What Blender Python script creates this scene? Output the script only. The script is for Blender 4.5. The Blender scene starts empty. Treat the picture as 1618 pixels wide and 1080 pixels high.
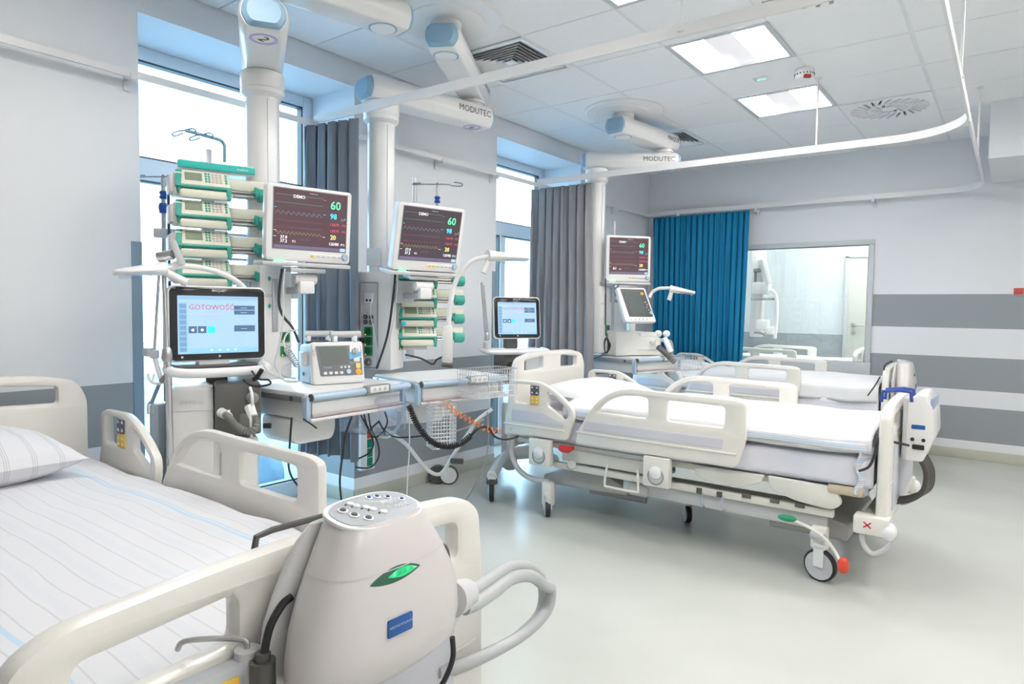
import bpy, bmesh, math, random
from mathutils import Vector, Matrix
from mathutils.geometry import tessellate_polygon
random.seed(11)
S = bpy.context.scene
COL = S.collection
PI = math.pi
# ------------------------------------------------------------------ camera
FPX = 1051.2
AX = Vector((0.80008994, 0.59974443, 0.01275612))     # camera right
AY = Vector((-0.04070227, 0.03305892, 0.99862427))    # camera up
AZ = Vector((-0.59849764, 0.79950843, -0.05086107))   # view direction
CP = Vector((3.42, 0.0, 1.30))
cd = bpy.data.cameras.new('camera'); cam = bpy.data.objects.new('camera', cd); COL.objects.link(cam)
cd.sensor_width = 36; cd.lens = 36 * FPX / 1618; cd.clip_start = 0.02; cd.clip_end = 200
R3 = Matrix((AX, AY, -AZ)).transposed()
cam.matrix_world = Matrix.Translation(CP) @ R3.to_4x4()
S.camera = cam
# ------------------------------------------------------------------ world (overcast winter sky)
w = bpy.data.worlds.new('sky'); S.world = w; w.use_nodes = True
nt = w.node_tree; bg = nt.nodes['Background']
tc = nt.nodes.new('ShaderNodeTexCoord'); sp = nt.nodes.new('ShaderNodeSeparateXYZ')
rp = nt.nodes.new('ShaderNodeValToRGB')
nt.links.new(tc.outputs['Generated'], sp.inputs[0]); nt.links.new(sp.outputs[2], rp.inputs[0])
rp.color_ramp.elements[0].color = (0.58, 0.82, 1.0, 1); rp.color_ramp.elements[1].color = (0.46, 0.76, 1.0, 1)
nt.links.new(rp.outputs[0], bg.inputs[0]); bg.inputs[1].default_value = 3.2
PANEL = 15.0
vs = S.view_settings
S.display_settings.display_device = 'sRGB'
vs.view_transform = 'Standard'; vs.look = 'None'; vs.gamma = 1.0; vs.use_curve_mapping = False
vs.exposure = 1.22

def at(px, py, t):                       # the point at depth t (metres along the view) behind a spot of the photograph
    return CP + (AX * (px - 809) / FPX + AY * (540 - py) / FPX + AZ) * t

# ------------------------------------------------------------------ materials
MATS = {}
def mat(name, col, rough=0.45, metal=0.0, var=0.03, scale=6.0, bump=0.0, emit=0.0, coat=0.0, alpha=None, spec=None):
    if name in MATS: return MATS[name]
    m = bpy.data.materials.new(name); m.use_nodes = True; n = m.node_tree; b = n.nodes['Principled BSDF']
    tc = n.nodes.new('ShaderNodeTexCoord'); nz = n.nodes.new('ShaderNodeTexNoise'); nz.inputs['Scale'].default_value = scale
    n.links.new(tc.outputs['Object'], nz.inputs['Vector'])
    r = n.nodes.new('ShaderNodeValToRGB')
    lo = [max(0, c * (1 - var)) for c in col]; hi = [min(1, c * (1 + var)) for c in col]
    r.color_ramp.elements[0].position = .3; r.color_ramp.elements[1].position = .7
    r.color_ramp.elements[0].color = (*lo, 1); r.color_ramp.elements[1].color = (*hi, 1)
    n.links.new(nz.outputs['Fac'], r.inputs[0]); n.links.new(r.outputs[0], b.inputs['Base Color'])
    b.inputs['Roughness'].default_value = rough; b.inputs['Metallic'].default_value = metal
    if coat: b.inputs['Coat Weight'].default_value = coat; b.inputs['Coat Roughness'].default_value = .08
    if spec is not None: b.inputs['Specular IOR Level'].default_value = spec
    if emit:
        n.links.new(r.outputs[0], b.inputs['Emission Color']); b.inputs['Emission Strength'].default_value = emit
        for l in list(b.inputs['Base Color'].links): n.links.remove(l)
        b.inputs['Base Color'].default_value = (.02, .02, .02, 1)
    if bump:
        bp = n.nodes.new('ShaderNodeBump'); bp.inputs['Strength'].default_value = bump; bp.inputs['Distance'].default_value = .002
        n2 = n.nodes.new('ShaderNodeTexNoise'); n2.inputs['Scale'].default_value = scale * 30
        n.links.new(tc.outputs['Object'], n2.inputs['Vector'])
        n.links.new(n2.outputs['Fac'], bp.inputs['Height']); n.links.new(bp.outputs[0], b.inputs['Normal'])
    if alpha is not None:
        b.inputs['Alpha'].default_value = alpha
    MATS[name] = m
    return m

def glass(name, tint, amount=0.06, gloss=0.03):
    m = bpy.data.materials.new(name); m.use_nodes = True; n = m.node_tree; n.nodes.clear()
    o = n.nodes.new('ShaderNodeOutputMaterial'); t = n.nodes.new('ShaderNodeBsdfTransparent'); g = n.nodes.new('ShaderNodeBsdfGlossy')
    lw = n.nodes.new('ShaderNodeLayerWeight'); lw.inputs['Blend'].default_value = .25
    ml = n.nodes.new('ShaderNodeMath'); ml.operation = 'MULTIPLY'; ml.inputs[1].default_value = amount * 4
    ad = n.nodes.new('ShaderNodeMath'); ad.operation = 'ADD'; ad.inputs[1].default_value = amount; ad.use_clamp = True
    mx = n.nodes.new('ShaderNodeMixShader'); t.inputs[0].default_value = (*tint, 1); g.inputs['Roughness'].default_value = gloss
    n.links.new(lw.outputs['Fresnel'], ml.inputs[0]); n.links.new(ml.outputs[0], ad.inputs[0])
    n.links.new(ad.outputs[0], mx.inputs[0]); n.links.new(t.outputs[0], mx.inputs[1]); n.links.new(g.outputs[0], mx.inputs[2])
    n.links.new(mx.outputs[0], o.inputs[0]); MATS[name] = m
    return m

def banded(name, axis, period, stops, rough=.6, base=None, wob=0.0, bump=0.0, zlim=None, extra=()):
    """colour printed in bands along one object axis; stops = [(pos, colour)], constant interpolation"""
    m = bpy.data.materials.new(name); m.use_nodes = True; n = m.node_tree; b = n.nodes['Principled BSDF']
    tc = n.nodes.new('ShaderNodeTexCoord'); sp = n.nodes.new('ShaderNodeSeparateXYZ'); n.links.new(tc.outputs['Object'], sp.inputs[0])
    v = sp.outputs[axis]
    if wob:
        nz = n.nodes.new('ShaderNodeTexNoise'); nz.inputs['Scale'].default_value = 3.0; n.links.new(tc.outputs['Object'], nz.inputs['Vector'])
        mm = n.nodes.new('ShaderNodeMath'); mm.operation = 'MULTIPLY_ADD'; mm.inputs[1].default_value = wob
        n.links.new(nz.outputs['Fac'], mm.inputs[0]); n.links.new(v, mm.inputs[2]); v = mm.outputs[0]
    d = n.nodes.new('ShaderNodeMath'); d.operation = 'DIVIDE'; d.inputs[1].default_value = period; n.links.new(v, d.inputs[0])
    last = d.outputs[0]
    if zlim is None:
        f = n.nodes.new('ShaderNodeMath'); f.operation = 'FRACT'; n.links.new(last, f.inputs[0]); last = f.outputs[0]
    r = n.nodes.new('ShaderNodeValToRGB'); r.color_ramp.interpolation = 'CONSTANT'
    e = r.color_ramp.elements
    e[0].position = stops[0][0]; e[0].color = (*stops[0][1], 1); e[1].position = stops[1][0]; e[1].color = (*stops[1][1], 1)
    for p, c in stops[2:]:
        x = e.new(p); x.color = (*c, 1)
    n.links.new(last, r.inputs[0]); out = r.outputs[0]
    for c0, hw, col in extra:
        cmp_ = n.nodes.new('ShaderNodeMath'); cmp_.operation = 'COMPARE'; cmp_.inputs[1].default_value = c0; cmp_.inputs[2].default_value = hw
        n.links.new(v, cmp_.inputs[0]); mx = n.nodes.new('ShaderNodeMix'); mx.data_type = 'RGBA'; mx.inputs[7].default_value = (*col, 1)
        n.links.new(cmp_.outputs[0], mx.inputs[0]); n.links.new(out, mx.inputs[6]); out = mx.outputs[2]
    n.links.new(out, b.inputs['Base Color'])
    b.inputs['Roughness'].default_value = rough
    if bump:
        n2 = n.nodes.new('ShaderNodeTexNoise'); n2.inputs['Scale'].default_value = 350
        n.links.new(tc.outputs['Object'], n2.inputs['Vector'])
        bp = n.nodes.new('ShaderNodeBump'); bp.inputs['Strength'].default_value = bump; bp.inputs['Distance'].default_value = .001
        n.links.new(n2.outputs['Fac'], bp.inputs['Height']); n.links.new(bp.outputs[0], b.inputs['Normal'])
    MATS[name] = m
    return m

WALLC = (0.755, 0.77, 0.80); STR = (0.295, 0.32, 0.345)
wall_m = mat('wall_paint', WALLC, .55, var=.012, scale=1.5, bump=.05)
def zbands(name, zs):
    st = [(0.0, WALLC)]
    for a, b_ in zs: st += [(a / 3, STR), (b_ / 3, WALLC)]
    return banded(name, 2, 3.0, st, .5, zlim=True)
wall_l = zbands('left_wall_paint', [(.157, .461), (.611, .914)])
wall_f = zbands('far_wall_paint', [(.157, .461), (.611, .914), (1.166, 1.468)])
white = mat('white_enamel', (.80, .80, .80), .3, var=.01)
arm_w = mat('arm_white_lacquer', (.76, .75, .745), .28, var=.01, coat=.3)
cream = mat('cream_bed_plastic', (.755, .73, .685), .33, var=.015, coat=.25)
cream2 = mat('pale_deck_plastic', (.71, .695, .64), .4, var=.02)
lav = mat('lavender_grey_inlay', (.60, .60, .66), .4, var=.01)
lgrey = mat('light_grey_plastic', (.55, .55, .56), .4, var=.02)
mgrey = mat('mid_grey_plastic', (.27, .27, .275), .45)
dgrey = mat('dark_grey_plastic', (.085, .085, .08), .4)
vgrey = mat('graphite_plastic', (.12, .118, .105), .45)
black = mat('black_rubber', (.018, .018, .02), .5)
blackg = mat('black_gloss', (.02, .02, .022), .12)
chrome = mat('chrome', (.72, .70, .70), .18, 1.0, var=.05)
steel = mat('brushed_steel', (.55, .54, .54), .32, 1.0, var=.08)
alu = mat('aluminium_rail', (.50, .51, .53), .35, .8)
bluea = mat('pale_blue_handle', (.42, .56, .70), .3, coat=.3)
capb = mat('blue_grey_end_cap', (.26, .42, .56), .35)
teal = mat('pump_teal', (.04, .36, .29), .4)
teal2 = mat('bright_teal', (.02, .48, .44), .4)
pcream = mat('pump_cream', (.70, .69, .58), .4)
lcdm = mat('grey_green_display', (.22, .27, .19), .3)
green = mat('socket_green', (.01, .22, .07), .4)
red = mat('signal_red', (.62, .03, .03), .4)
redp = mat('pedal_red', (.75, .08, .04), .35)
greenp = mat('pedal_green', (.01, .28, .12), .35)
orange = mat('orange_coil_plastic', (.85, .24, .06), .4)
yellow = mat('amber_keys', (.80, .50, .06), .4)
bluel = mat('blue_label', (.01, .09, .33), .35)
bluek = mat('cobalt_clip', (.015, .06, .30), .4)
lilac = mat('lilac_ring', (.50, .40, .72), .4)
purple = mat('dark_print', (.06, .07, .08), .5)
clearp = glass('clear_plastic', (.88, .91, .96), .10, .08)
winglass = glass('window_glass', (.93, .98, 1.0), .05, .0)
roomglass = glass('room_glass', (.95, .99, 1.0), .05, .01)
ceil_m = mat('ceiling_tile', (.86, .86, .875), .8, var=.01, scale=40, bump=.15)
grid_m = mat('ceiling_grid', (.76, .77, .79), .5, var=.01)
dark_m = mat('void_dark', (.05, .05, .05), .8)
floor_m = mat('vinyl_floor', (.53, .545, .51), .22, var=.035, scale=2.2)
cove_m = mat('vinyl_cove', (.50, .50, .43), .35, var=.02)
door_m = mat('door_grey_green', (.62, .64, .58), .4, var=.01)
frame_m = mat('window_frame_white', (.74, .80, .86), .35, var=.01)
inner_m = mat('interior_frame', (.55, .58, .61), .4, var=.01)
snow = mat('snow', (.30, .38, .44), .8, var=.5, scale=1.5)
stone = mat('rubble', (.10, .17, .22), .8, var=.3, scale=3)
gcurt = mat('grey_curtain_cloth', (.195, .21, .245), .8, var=.06, scale=4, bump=.2)
gcurt2 = mat('taupe_curtain_cloth', (.29, .29, .31), .8, var=.06, scale=4, bump=.2)
bcurt = mat('blue_curtain_cloth', (.0, .215, .43), .75, var=.05, scale=4, bump=.2)
W1 = (.71, .715, .75); LG = (.53, .54, .57); LB = (.50, .66, .80); VF = (.69, .70, .75)
LS = (.60, .605, .645)
sheet_m = banded('striped_sheet', 1, .112, [(0, W1), (.10, LS), (.135, W1), (.22, VF), (.42, W1), (.62, LS), (.65, W1)], .75, wob=.02, bump=.25, extra=((.292, .0055, LB), (.308, .0035, LB), (-.292, .0055, LB)))
duvet_m = banded('striped_duvet', 1, .21, [(0, W1), (.12, VF), (.3, W1), (.42, LB), (.47, W1), (.52, LB), (.58, W1), (.8, LG), (.83, W1)], .75, wob=.02, bump=.2)
pillow_m = banded('striped_pillowcase', 1, .085, [(0, W1), (.42, LG), (.45, W1), (.50, LG), (.53, W1), (.58, LG), (.61, W1)], .75, wob=.015, bump=.25)
linen = mat('white_linen', (.73, .732, .76), .75, var=.02, bump=.2)
linen2 = mat('lilac_white_sheet', (.69, .69, .765), .55, var=.03, bump=.15)
hem_m = banded('blue_hem', 2, .035, [(0, W1), (.25, LB), (.45, W1), (.6, (.42, .55, .72)), (.72, W1), (.85, LG)], .75)
buff = mat('buff_cover', (.55, .46, .35), .6)
def em(name, col, s):
    return mat(name, col, .3, var=.01, emit=s)
panel_m = em('lit_diffuser', (1.0, .955, .90), PANEL)
scr_m = mat('monitor_screen', (.060, .026, .036), .22, emit=.75, var=.05)
scr_g = mat('monitor_screen_grey', (.040, .024, .034), .22, emit=.75, var=.05)
scr_b = mat('ventilator_screen', (.34, .52, .74), .25, emit=.62, var=.04)
scr_v = mat('dark_ventilator_screen', (.10, .12, .125), .25)
c_green = em('trace_green', (.1, .85, .35), .9); c_dg = em('trace_dark_green', (.03, .30, .13), .8)
c_cyan = em('trace_cyan', (.05, .62, .88), .9); c_lc = em('trace_pale_blue', (.28, .40, .45), .45)
c_red = em('trace_red', (.62, .05, .10), .8); c_dr = em('trace_dark_red', (.32, .03, .06), .7)
c_yel = em('trace_yellow', (.90, .85, .22), .9); c_dy = em('trace_dim_yellow', (.50, .40, .12), .5)
c_wht = em('trace_white', (.80, .80, .88), .9); c_pink = em('title_red', (.62, .08, .10), .5)
c_navy = em('screen_navy', (.06, .13, .24), .6); c_mid = em('screen_blue', (.22, .38, .55), .7)
c_glow = em('green_lamp_glow', (.02, 1.0, .35), 1.6); c_dot = em('green_led', (.1, .8, .5), 1.2)
c_or = em('orange_led', (1.0, .4, .05), 1.5)

# ------------------------------------------------------------------ mesh builder
def rotz(a): return Matrix.Rotation(a, 4, 'Z')
def rotx(a): return Matrix.Rotation(a, 4, 'X')
def roty(a): return Matrix.Rotation(a, 4, 'Y')
def T(x, y=None, z=None):
    return Matrix.Translation(Vector((x, y, z)) if y is not None else Vector(x))
def frame_to(d):                           # matrix whose Z axis points along d
    return Vector(d).normalized().to_track_quat('Z', 'Y').to_matrix().to_4x4()
XZ = Matrix(((1, 0, 0, 0), (0, 0, -1, 0), (0, 1, 0, 0), (0, 0, 0, 1)))   # plan (u,v) -> (x,z), extrusion towards -y
YZ = Matrix(((0, 0, 1, 0), (1, 0, 0, 0), (0, 1, 0, 0), (0, 0, 0, 1)))    # plan (u,v) -> (y,z), extrusion towards +x
def spline(pts, n=8, closed=False):
    P = [Vector(p) for p in pts]; out = []; L = len(P)
    rng = range(L if closed else L - 1)
    for i in rng:
        if closed: a, b, c, d = P[(i - 1) % L], P[i], P[(i + 1) % L], P[(i + 2) % L]
        else: a, b, c, d = P[max(i - 1, 0)], P[i], P[i + 1], P[min(i + 2, L - 1)]
        for k in range(n):
            t = k / n
            out.append(0.5 * ((2 * b) + (c - a) * t + (2 * a - 5 * b + 4 * c - d) * t * t + (3 * b - a - 3 * c + d) * t ** 3))
    if not closed: out.append(P[-1])
    return out
TXT = {}
class M:
    def __init__(s): s.v = []; s.f = []
    def add(s, vs, fs, mtx=None):
        o = len(s.v)
        s.v += [tuple(mtx @ Vector(p)) if mtx is not None else tuple(p) for p in vs]
        flip = mtx is not None and mtx.to_3x3().determinant() < 0
        s.f += [tuple(o + i for i in (reversed(q) if flip else q)) for q in fs]
        return s
    def bm(s, b, mtx=None):
        b.verts.index_update()
        s.add([v.co.copy() for v in b.verts], [[v.index for v in f.verts] for f in b.faces], mtx); b.free(); return s
    def box(s, c, d, bev=0.0, mtx=None, seg=2):
        b = bmesh.new(); bmesh.ops.create_cube(b, size=1.0)
        for v in b.verts: v.co = Vector((v.co.x * d[0] + c[0], v.co.y * d[1] + c[1], v.co.z * d[2] + c[2]))
        if bev: bmesh.ops.bevel(b, geom=list(b.edges), offset=min(bev, min(d) * .49), segments=seg, affect='EDGES', profile=.5)
        return s.bm(b, mtx)
    def cyl(s, p0, p1, r0, r1=None, n=20, mtx=None, cap=True):
        p0 = Vector(p0); p1 = Vector(p1); r1 = r0 if r1 is None else r1; fr = frame_to(p1 - p0).to_3x3()
        vs = []
        for p, r in ((p0, r0), (p1, r1)):
            vs += [p + fr @ Vector((r * math.cos(2 * PI * i / n), r * math.sin(2 * PI * i / n), 0)) for i in range(n)]
        fs = [(i, (i + 1) % n, n + (i + 1) % n, n + i) for i in range(n)]
        if cap: fs += [tuple(reversed(range(n))), tuple(range(n, 2 * n))]
        return s.add(vs, fs, mtx)
    def lathe(s, prof, n=28, mtx=None, cap=True):      # profile [(r,z)]
        vs = [(r * math.cos(2 * PI * i / n), r * math.sin(2 * PI * i / n), z) for r, z in prof for i in range(n)]
        fs = [(k * n + i, k * n + (i + 1) % n, (k + 1) * n + (i + 1) % n, (k + 1) * n + i) for k in range(len(prof) - 1) for i in range(n)]
        if cap: fs += [tuple(reversed(range(n))), tuple((len(prof) - 1) * n + i for i in range(n))]
        return s.add(vs, fs, mtx)
    def tube(s, pts, r, n=8, closed=False, mtx=None, sm=0, flat=1.0, ref=(0, 0, 1)):
        if sm: pts = spline(pts, sm, closed)
        P = [Vector(p) for p in pts]; L = len(P); rr = r if callable(r) else (lambda k: r)
        tg = []
        for i in range(L):
            a = P[(i - 1) % L] if closed else P[max(i - 1, 0)]; b = P[(i + 1) % L] if closed else P[min(i + 1, L - 1)]
            d = (b - a); tg.append(d.normalized() if d.length > 1e-9 else Vector((0, 0, 1)))
        ref = Vector(ref)
        if abs(ref.dot(tg[0])) > .95: ref = Vector((1, 0, 0)) if abs(tg[0].x) < .9 else Vector((0, 1, 0))
        u = (ref - tg[0] * ref.dot(tg[0])).normalized(); vs = []
        for i in range(L):
            u = u - tg[i] * u.dot(tg[i]); u.normalize(); w_ = tg[i].cross(u)
            R = rr(i)
            vs += [P[i] + R * (u * math.cos(2 * PI * k / n) * flat + w_ * math.sin(2 * PI * k / n)) for k in range(n)]
        fs = []
        for i in range(L if closed else L - 1):
            j = (i + 1) % L
            fs += [(i * n + k, i * n + (k + 1) % n, j * n + (k + 1) % n, j * n + k) for k in range(n)]
        if not closed: fs += [tuple(reversed(range(n))), tuple((L - 1) * n + k for k in range(n))]
        return s.add(vs, fs, mtx)
    def plate(s, outers, t, bev=0.0, mtx=None, res=2):    # flat outline, further outlines are holes, extruded t (centred), rounded rims
        loops = []
        for k, o in enumerate(outers):
            P = []
            for p in o:
                p = Vector((p[0], p[1]))
                if not P or (p - P[-1]).length > 2e-5: P.append(p)
            if (P[0] - P[-1]).length < 2e-5: P.pop()
            A = sum(P[i - 1].cross(P[i]) for i in range(len(P)))
            if (A > 0) != (k == 0): P.reverse()          # outline anticlockwise, holes clockwise: material lies left
            loops.append(P)
        def inset(P, d):
            if d == 0: return P
            out = []; n = len(P)
            for i in range(n):
                e0 = (P[i] - P[i - 1]).normalized(); e1 = (P[(i + 1) % n] - P[i]).normalized()
                n0 = Vector((-e0.y, e0.x)); n1 = Vector((-e1.y, e1.x)); m_ = n0 + n1
                if m_.length < 1e-6: m_ = n0
                m_.normalize(); out.append(P[i] + m_ * d / max(.5, m_.dot(n0)))
            return out
        h = t / 2
        if bev > 0:
            st = max(res, 1); prof = []
            bz = min(bev, h)
            for k in range(st + 1):
                a = PI / 2 * k / st; prof.append((bev * (1 - math.sin(a)), -h + bz * (1 - math.cos(a))))
            prof = prof + [(d, -z) for d, z in reversed(prof)]
        else: prof = [(0, -h), (0, h)]
        vs = []; fs = []; top = []; bot = []
        for P in loops:
            n = len(P); o0 = len(vs)
            for d, z in prof: vs += [(p.x, p.y, z) for p in inset(P, d)]
            for r in range(len(prof) - 1):
                fs += [(o0 + r * n + i, o0 + r * n + (i + 1) % n, o0 + (r + 1) * n + (i + 1) % n, o0 + (r + 1) * n + i) for i in range(n)]
            bot.append((o0, n)); top.append((o0 + (len(prof) - 1) * n, n))
        for cap, sgn in ((top, 1), (bot, -1)):
            idx = [i for o0, n in cap for i in range(o0, o0 + n)]
            tri = tessellate_polygon([[Vector((vs[i][0], vs[i][1], 0)) for i in range(o0, o0 + n)] for o0, n in cap])
            for q in tri:
                q = [idx[i] for i in q]; A_ = (Vector(vs[q[1]]) - Vector(vs[q[0]])).cross(Vector(vs[q[2]]) - Vector(vs[q[0]])).z
                if A_ * sgn < 0: q.reverse()
                fs.append(tuple(q))
        return s.add(vs, fs, mtx)
    def text(s, st, size, mtx=None, align='LEFT', th=.0004, bold=0.0):
        key = (st, align, bold)
        if key not in TXT:
            cu = bpy.data.curves.new('t', 'FONT'); cu.body = st; cu.size = 1.0; cu.align_x = align; cu.align_y = 'CENTER'; cu.resolution_u = 2
            cu.offset = bold
            ob = bpy.data.objects.new('t', cu); me = bpy.data.meshes.new_from_object(ob)
            TXT[key] = ([v.co.copy() for v in me.vertices], [list(p.vertices) for p in me.polygons])
            bpy.data.objects.remove(ob); bpy.data.meshes.remove(me); bpy.data.curves.remove(cu)
        vs, fs = TXT[key]; o = len(vs)
        return s.add([(v.x * size, v.y * size, th) for v in vs], fs, mtx)
    def ell(s, c, r, mtx=None, u=20, v=12):
        b = bmesh.new(); bmesh.ops.create_uvsphere(b, u_segments=u, v_segments=v, radius=1)
        for q in b.verts: q.co = Vector((q.co.x * r[0] + c[0], q.co.y * r[1] + c[1], q.co.z * r[2] + c[2]))
        return s.bm(b, mtx)
    def loft(s, rings, mtx=None, cap=True):
        n = len(rings[0]); vs = [p for r in rings for p in r]
        fs = [(k * n + i, k * n + (i + 1) % n, (k + 1) * n + (i + 1) % n, (k + 1) * n + i) for k in range(len(rings) - 1) for i in range(n)]
        if cap: fs += [tuple(reversed(range(n))), tuple((len(rings) - 1) * n + i for i in range(n))]
        return s.add(vs, fs, mtx)
    def grid(s, fn, nu, nv, mtx=None):
        vs = [fn(i / nu, j / nv) for j in range(nv + 1) for i in range(nu + 1)]
        fs = [(j * (nu + 1) + i, j * (nu + 1) + i + 1, (j + 1) * (nu + 1) + i + 1, (j + 1) * (nu + 1) + i) for j in range(nv) for i in range(nu)]
        return s.add(vs, fs, mtx)
    def build(s, name, m, parent=None, ang=35, label=None, kind=None, flat=False):
        me = bpy.data.meshes.new(name); me.from_pydata(s.v, [], s.f); me.validate(clean_customdata=False)
        me.materials.append(m if not isinstance(m, str) else MATS[m])
        if not flat:
            for p in me.polygons: p.use_smooth = True
            me.set_sharp_from_angle(angle=math.radians(ang))
        o = bpy.data.objects.new(name, me); COL.objects.link(o)
        if parent is not None: o.parent = parent
        if label: o['label'] = label
        if kind: o['kind'] = kind
        return o
def B(c, d, bev=0, mtx=None): return M().box(c, d, bev, mtx)
def tag(o, label=None, cat=None, group=None, kind=None):
    if label: o['label'] = label
    if cat: o['category'] = cat
    if group: o['group'] = group
    if kind: o['kind'] = kind
    return o
def thing(name, label, cat, loc=(0, 0, 0), rz=0.0, group=None):
    o = bpy.data.objects.new(name, None); COL.objects.link(o); o.location = loc
    o.rotation_euler = (0, 0, math.radians(rz)); o.empty_display_size = .1
    return tag(o, label, cat, group)
def copy_tree(o, parent=None):
    c = o.copy(); COL.objects.link(c)
    if parent is not None: c.parent = parent
    for ch in list(o.children): copy_tree(ch, c)
    return c
def rrect(w_, h_, r, cx=0, cy=0, n=5):
    o = []
    for sx, sy, a in ((1, 1, 0), (-1, 1, 90), (-1, -1, 180), (1, -1, 270)):
        for k in range(n + 1):
            t = math.radians(a + 90 * k / n)
            o.append((cx + sx * (w_ / 2 - r) + r * math.cos(t), cy + sy * (h_ / 2 - r) + r * math.sin(t)))
    return o
def circ(r, cx=0, cy=0, n=28): return [(cx + r * math.cos(2 * PI * i / n), cy + r * math.sin(2 * PI * i / n)) for i in range(n)]
def rnd(pts, r=.012, n=4):                 # polygon with rounded corners
    out = []; L = len(pts)
    for i in range(L):
        p = Vector(pts[i]).to_2d(); a = Vector(pts[i - 1]).to_2d(); b = Vector(pts[(i + 1) % L]).to_2d()
        rr = pts[i][2] if len(pts[i]) > 2 else r
        da = (a - p); db = (b - p); q = min(rr, da.length * .45, db.length * .45)
        s0 = p + da.normalized() * q; s1 = p + db.normalized() * q
        for k in range(n + 1):
            t = k / n; out.append(tuple((1 - t) ** 2 * s0 + 2 * t * (1 - t) * p + t * t * s1))
    return out
def struct(o): o['kind'] = 'structure'; return o

# ================================================================== THE ROOM
XR, YN, YF, ZC = 6.6, -3.2, 7.2, 2.854
N1 = (1.53, 2.853); N2 = (4.33, 5.653); NT = 2.70
struct(B((3.0, 3.4, -.05), (7.4, 13.4, .1)).build('floor', floor_m))
m = M()
for a, b_ in ((YN, N1[0]), (N1[1], N2[0]), (N2[1], YF + .15)): m.box((-.26, (a + b_) / 2, 1.5), (.52, b_ - a, 3.0))
for a, b_ in (N1, N2): m.box((-.26, (a + b_) / 2, (NT + 3) / 2), (.52, b_ - a, 3.0 - NT))
struct(m.build('wall_left', wall_l, flat=True))
wx0, wx1, wz0, wz1 = .70, 2.305, .813, 1.954
m = M()
m.box((wx0 / 2, YF + .075, 1.5), (wx0, .15, 3)); m.box(((wx1 + XR) / 2, YF + .075, 1.5), (XR - wx1, .15, 3))
m.box(((wx0 + wx1) / 2, YF + .075, wz0 / 2), (wx1 - wx0, .15, wz0)); m.box(((wx0 + wx1) / 2, YF + .075, (wz1 + 3) / 2), (wx1 - wx0, .15, 3 - wz1))
struct(m.build('wall_far', wall_f, flat=True))
struct(B((XR + .05, 2, 1.5), (.1, 10.4, 3)).build('wall_right', wall_m, flat=True))
struct(B((3.3, YN - .05, 1.5), (6.6, .1, 3)).build('wall_near', wall_m, flat=True))
# the white gap between window frame and stripes on the far wall
struct(B((1.52, YF - .0015, .375), (1.672, .003, .56)).build('trim_1', wall_m, flat=True))
struct(B((.34, YF - .0015, .80), (.68, .003, 1.41)).build('trim_2', wall_m, flat=True))
# coved vinyl upstands
m = M()
for a, b_ in ((YN, N1[0]), (N1[1], N2[0]), (N2[1], YF)): m.box((.005, (a + b_) / 2, .0435), (.012, b_ - a, .087), .004)
for a, b_ in (N1, N2):
    m.box((-.225, a + .004, .0435), (.45, .01, .087), .003); m.box((-.225, b_ - .004, .0435), (.45, .01, .087), .003)
struct(m.build('baseboard_left', cove_m))
struct(B((3.3, YF - .006, .045), (6.6, .012, .09), .004).build('baseboard_far', cove_m))
# corner guards
for i, y in enumerate((N1[0], N2[0])):
    m = M().box((.002, y - .022, .875), (.004, .05, 1.45), .001).box((-.05, y + .0015, .875), (.10, .003, 1.45), .001)
    g = struct(m.build('trim_%d' % (i + 3), mat('corner_guard_grey', (.22, .30, .38), .4)))
    g['label'] = 'grey corner guard on the window reveal'
# bulkhead
struct(B((4.92, 6.625, 2.647), (3.36, 1.15, .414)).build('trim_5', wall_m, flat=True))
# windows in the niches
def window(idx, y0, y1):
    x = -.47; f = M()
    f.box((x, y0 + .035, 1.35), (.07, .07, 2.70), .006).box((x, y1 - .035, 1.35), (.07, .07, 2.70), .006)
    f.box((x, (y0 + y1) / 2, 2.665), (.07, y1 - y0 - .14, .07), .006).box((x, (y0 + y1) / 2, .055), (.07, y1 - y0 - .14, .11), .006)
    o = struct(f.build('window_%d' % idx, frame_m))
    B((x, (y0 + y1) / 2, 2.04), (.066, y1 - y0 - .142, .12), .006).build('transom', frame_m, o)
    ym = y0 + .66
    B((x + .003, ym, 1.04), (.066, .075, 1.86), .006).build('mullion', frame_m, o)
    B((x + .035, y0 + .13, 2.32), (.02, .025, .03), .004).build('hinge', mgrey, o)
    for (a, b_, c, d) in ((y0 + .07, y1 - .07, 2.10, 2.63), (y0 + .07, ym - .0375, .11, 1.98), (ym + .0375, y1 - .07, .11, 1.98)):
        g = M()
        for (cy, cz, sy, sz) in (((a + b_) / 2, c + .005, b_ - a, .010), ((a + b_) / 2, d - .005, b_ - a, .010), (a + .005, (c + d) / 2, .010, d - c), (b_ - .005, (c + d) / 2, .010, d - c)):
            g.box((x - .002, cy, cz), (.05, sy, sz))
        g.build('gasket', dgrey, o)
        B((x, (a + b_) / 2, (c + d) / 2), (.006, b_ - a, d - c)).build('pane', winglass, o)
    hd = M().box((x + .045, ym - .01, 1.05), (.02, .03, .07), .005).box((x + .06, ym - .01, 1.0), (.015, .02, .13), .005)
    hd.build('handle', lgrey, o)
    return o
window(1, *N1); window(2, *N2)
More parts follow.
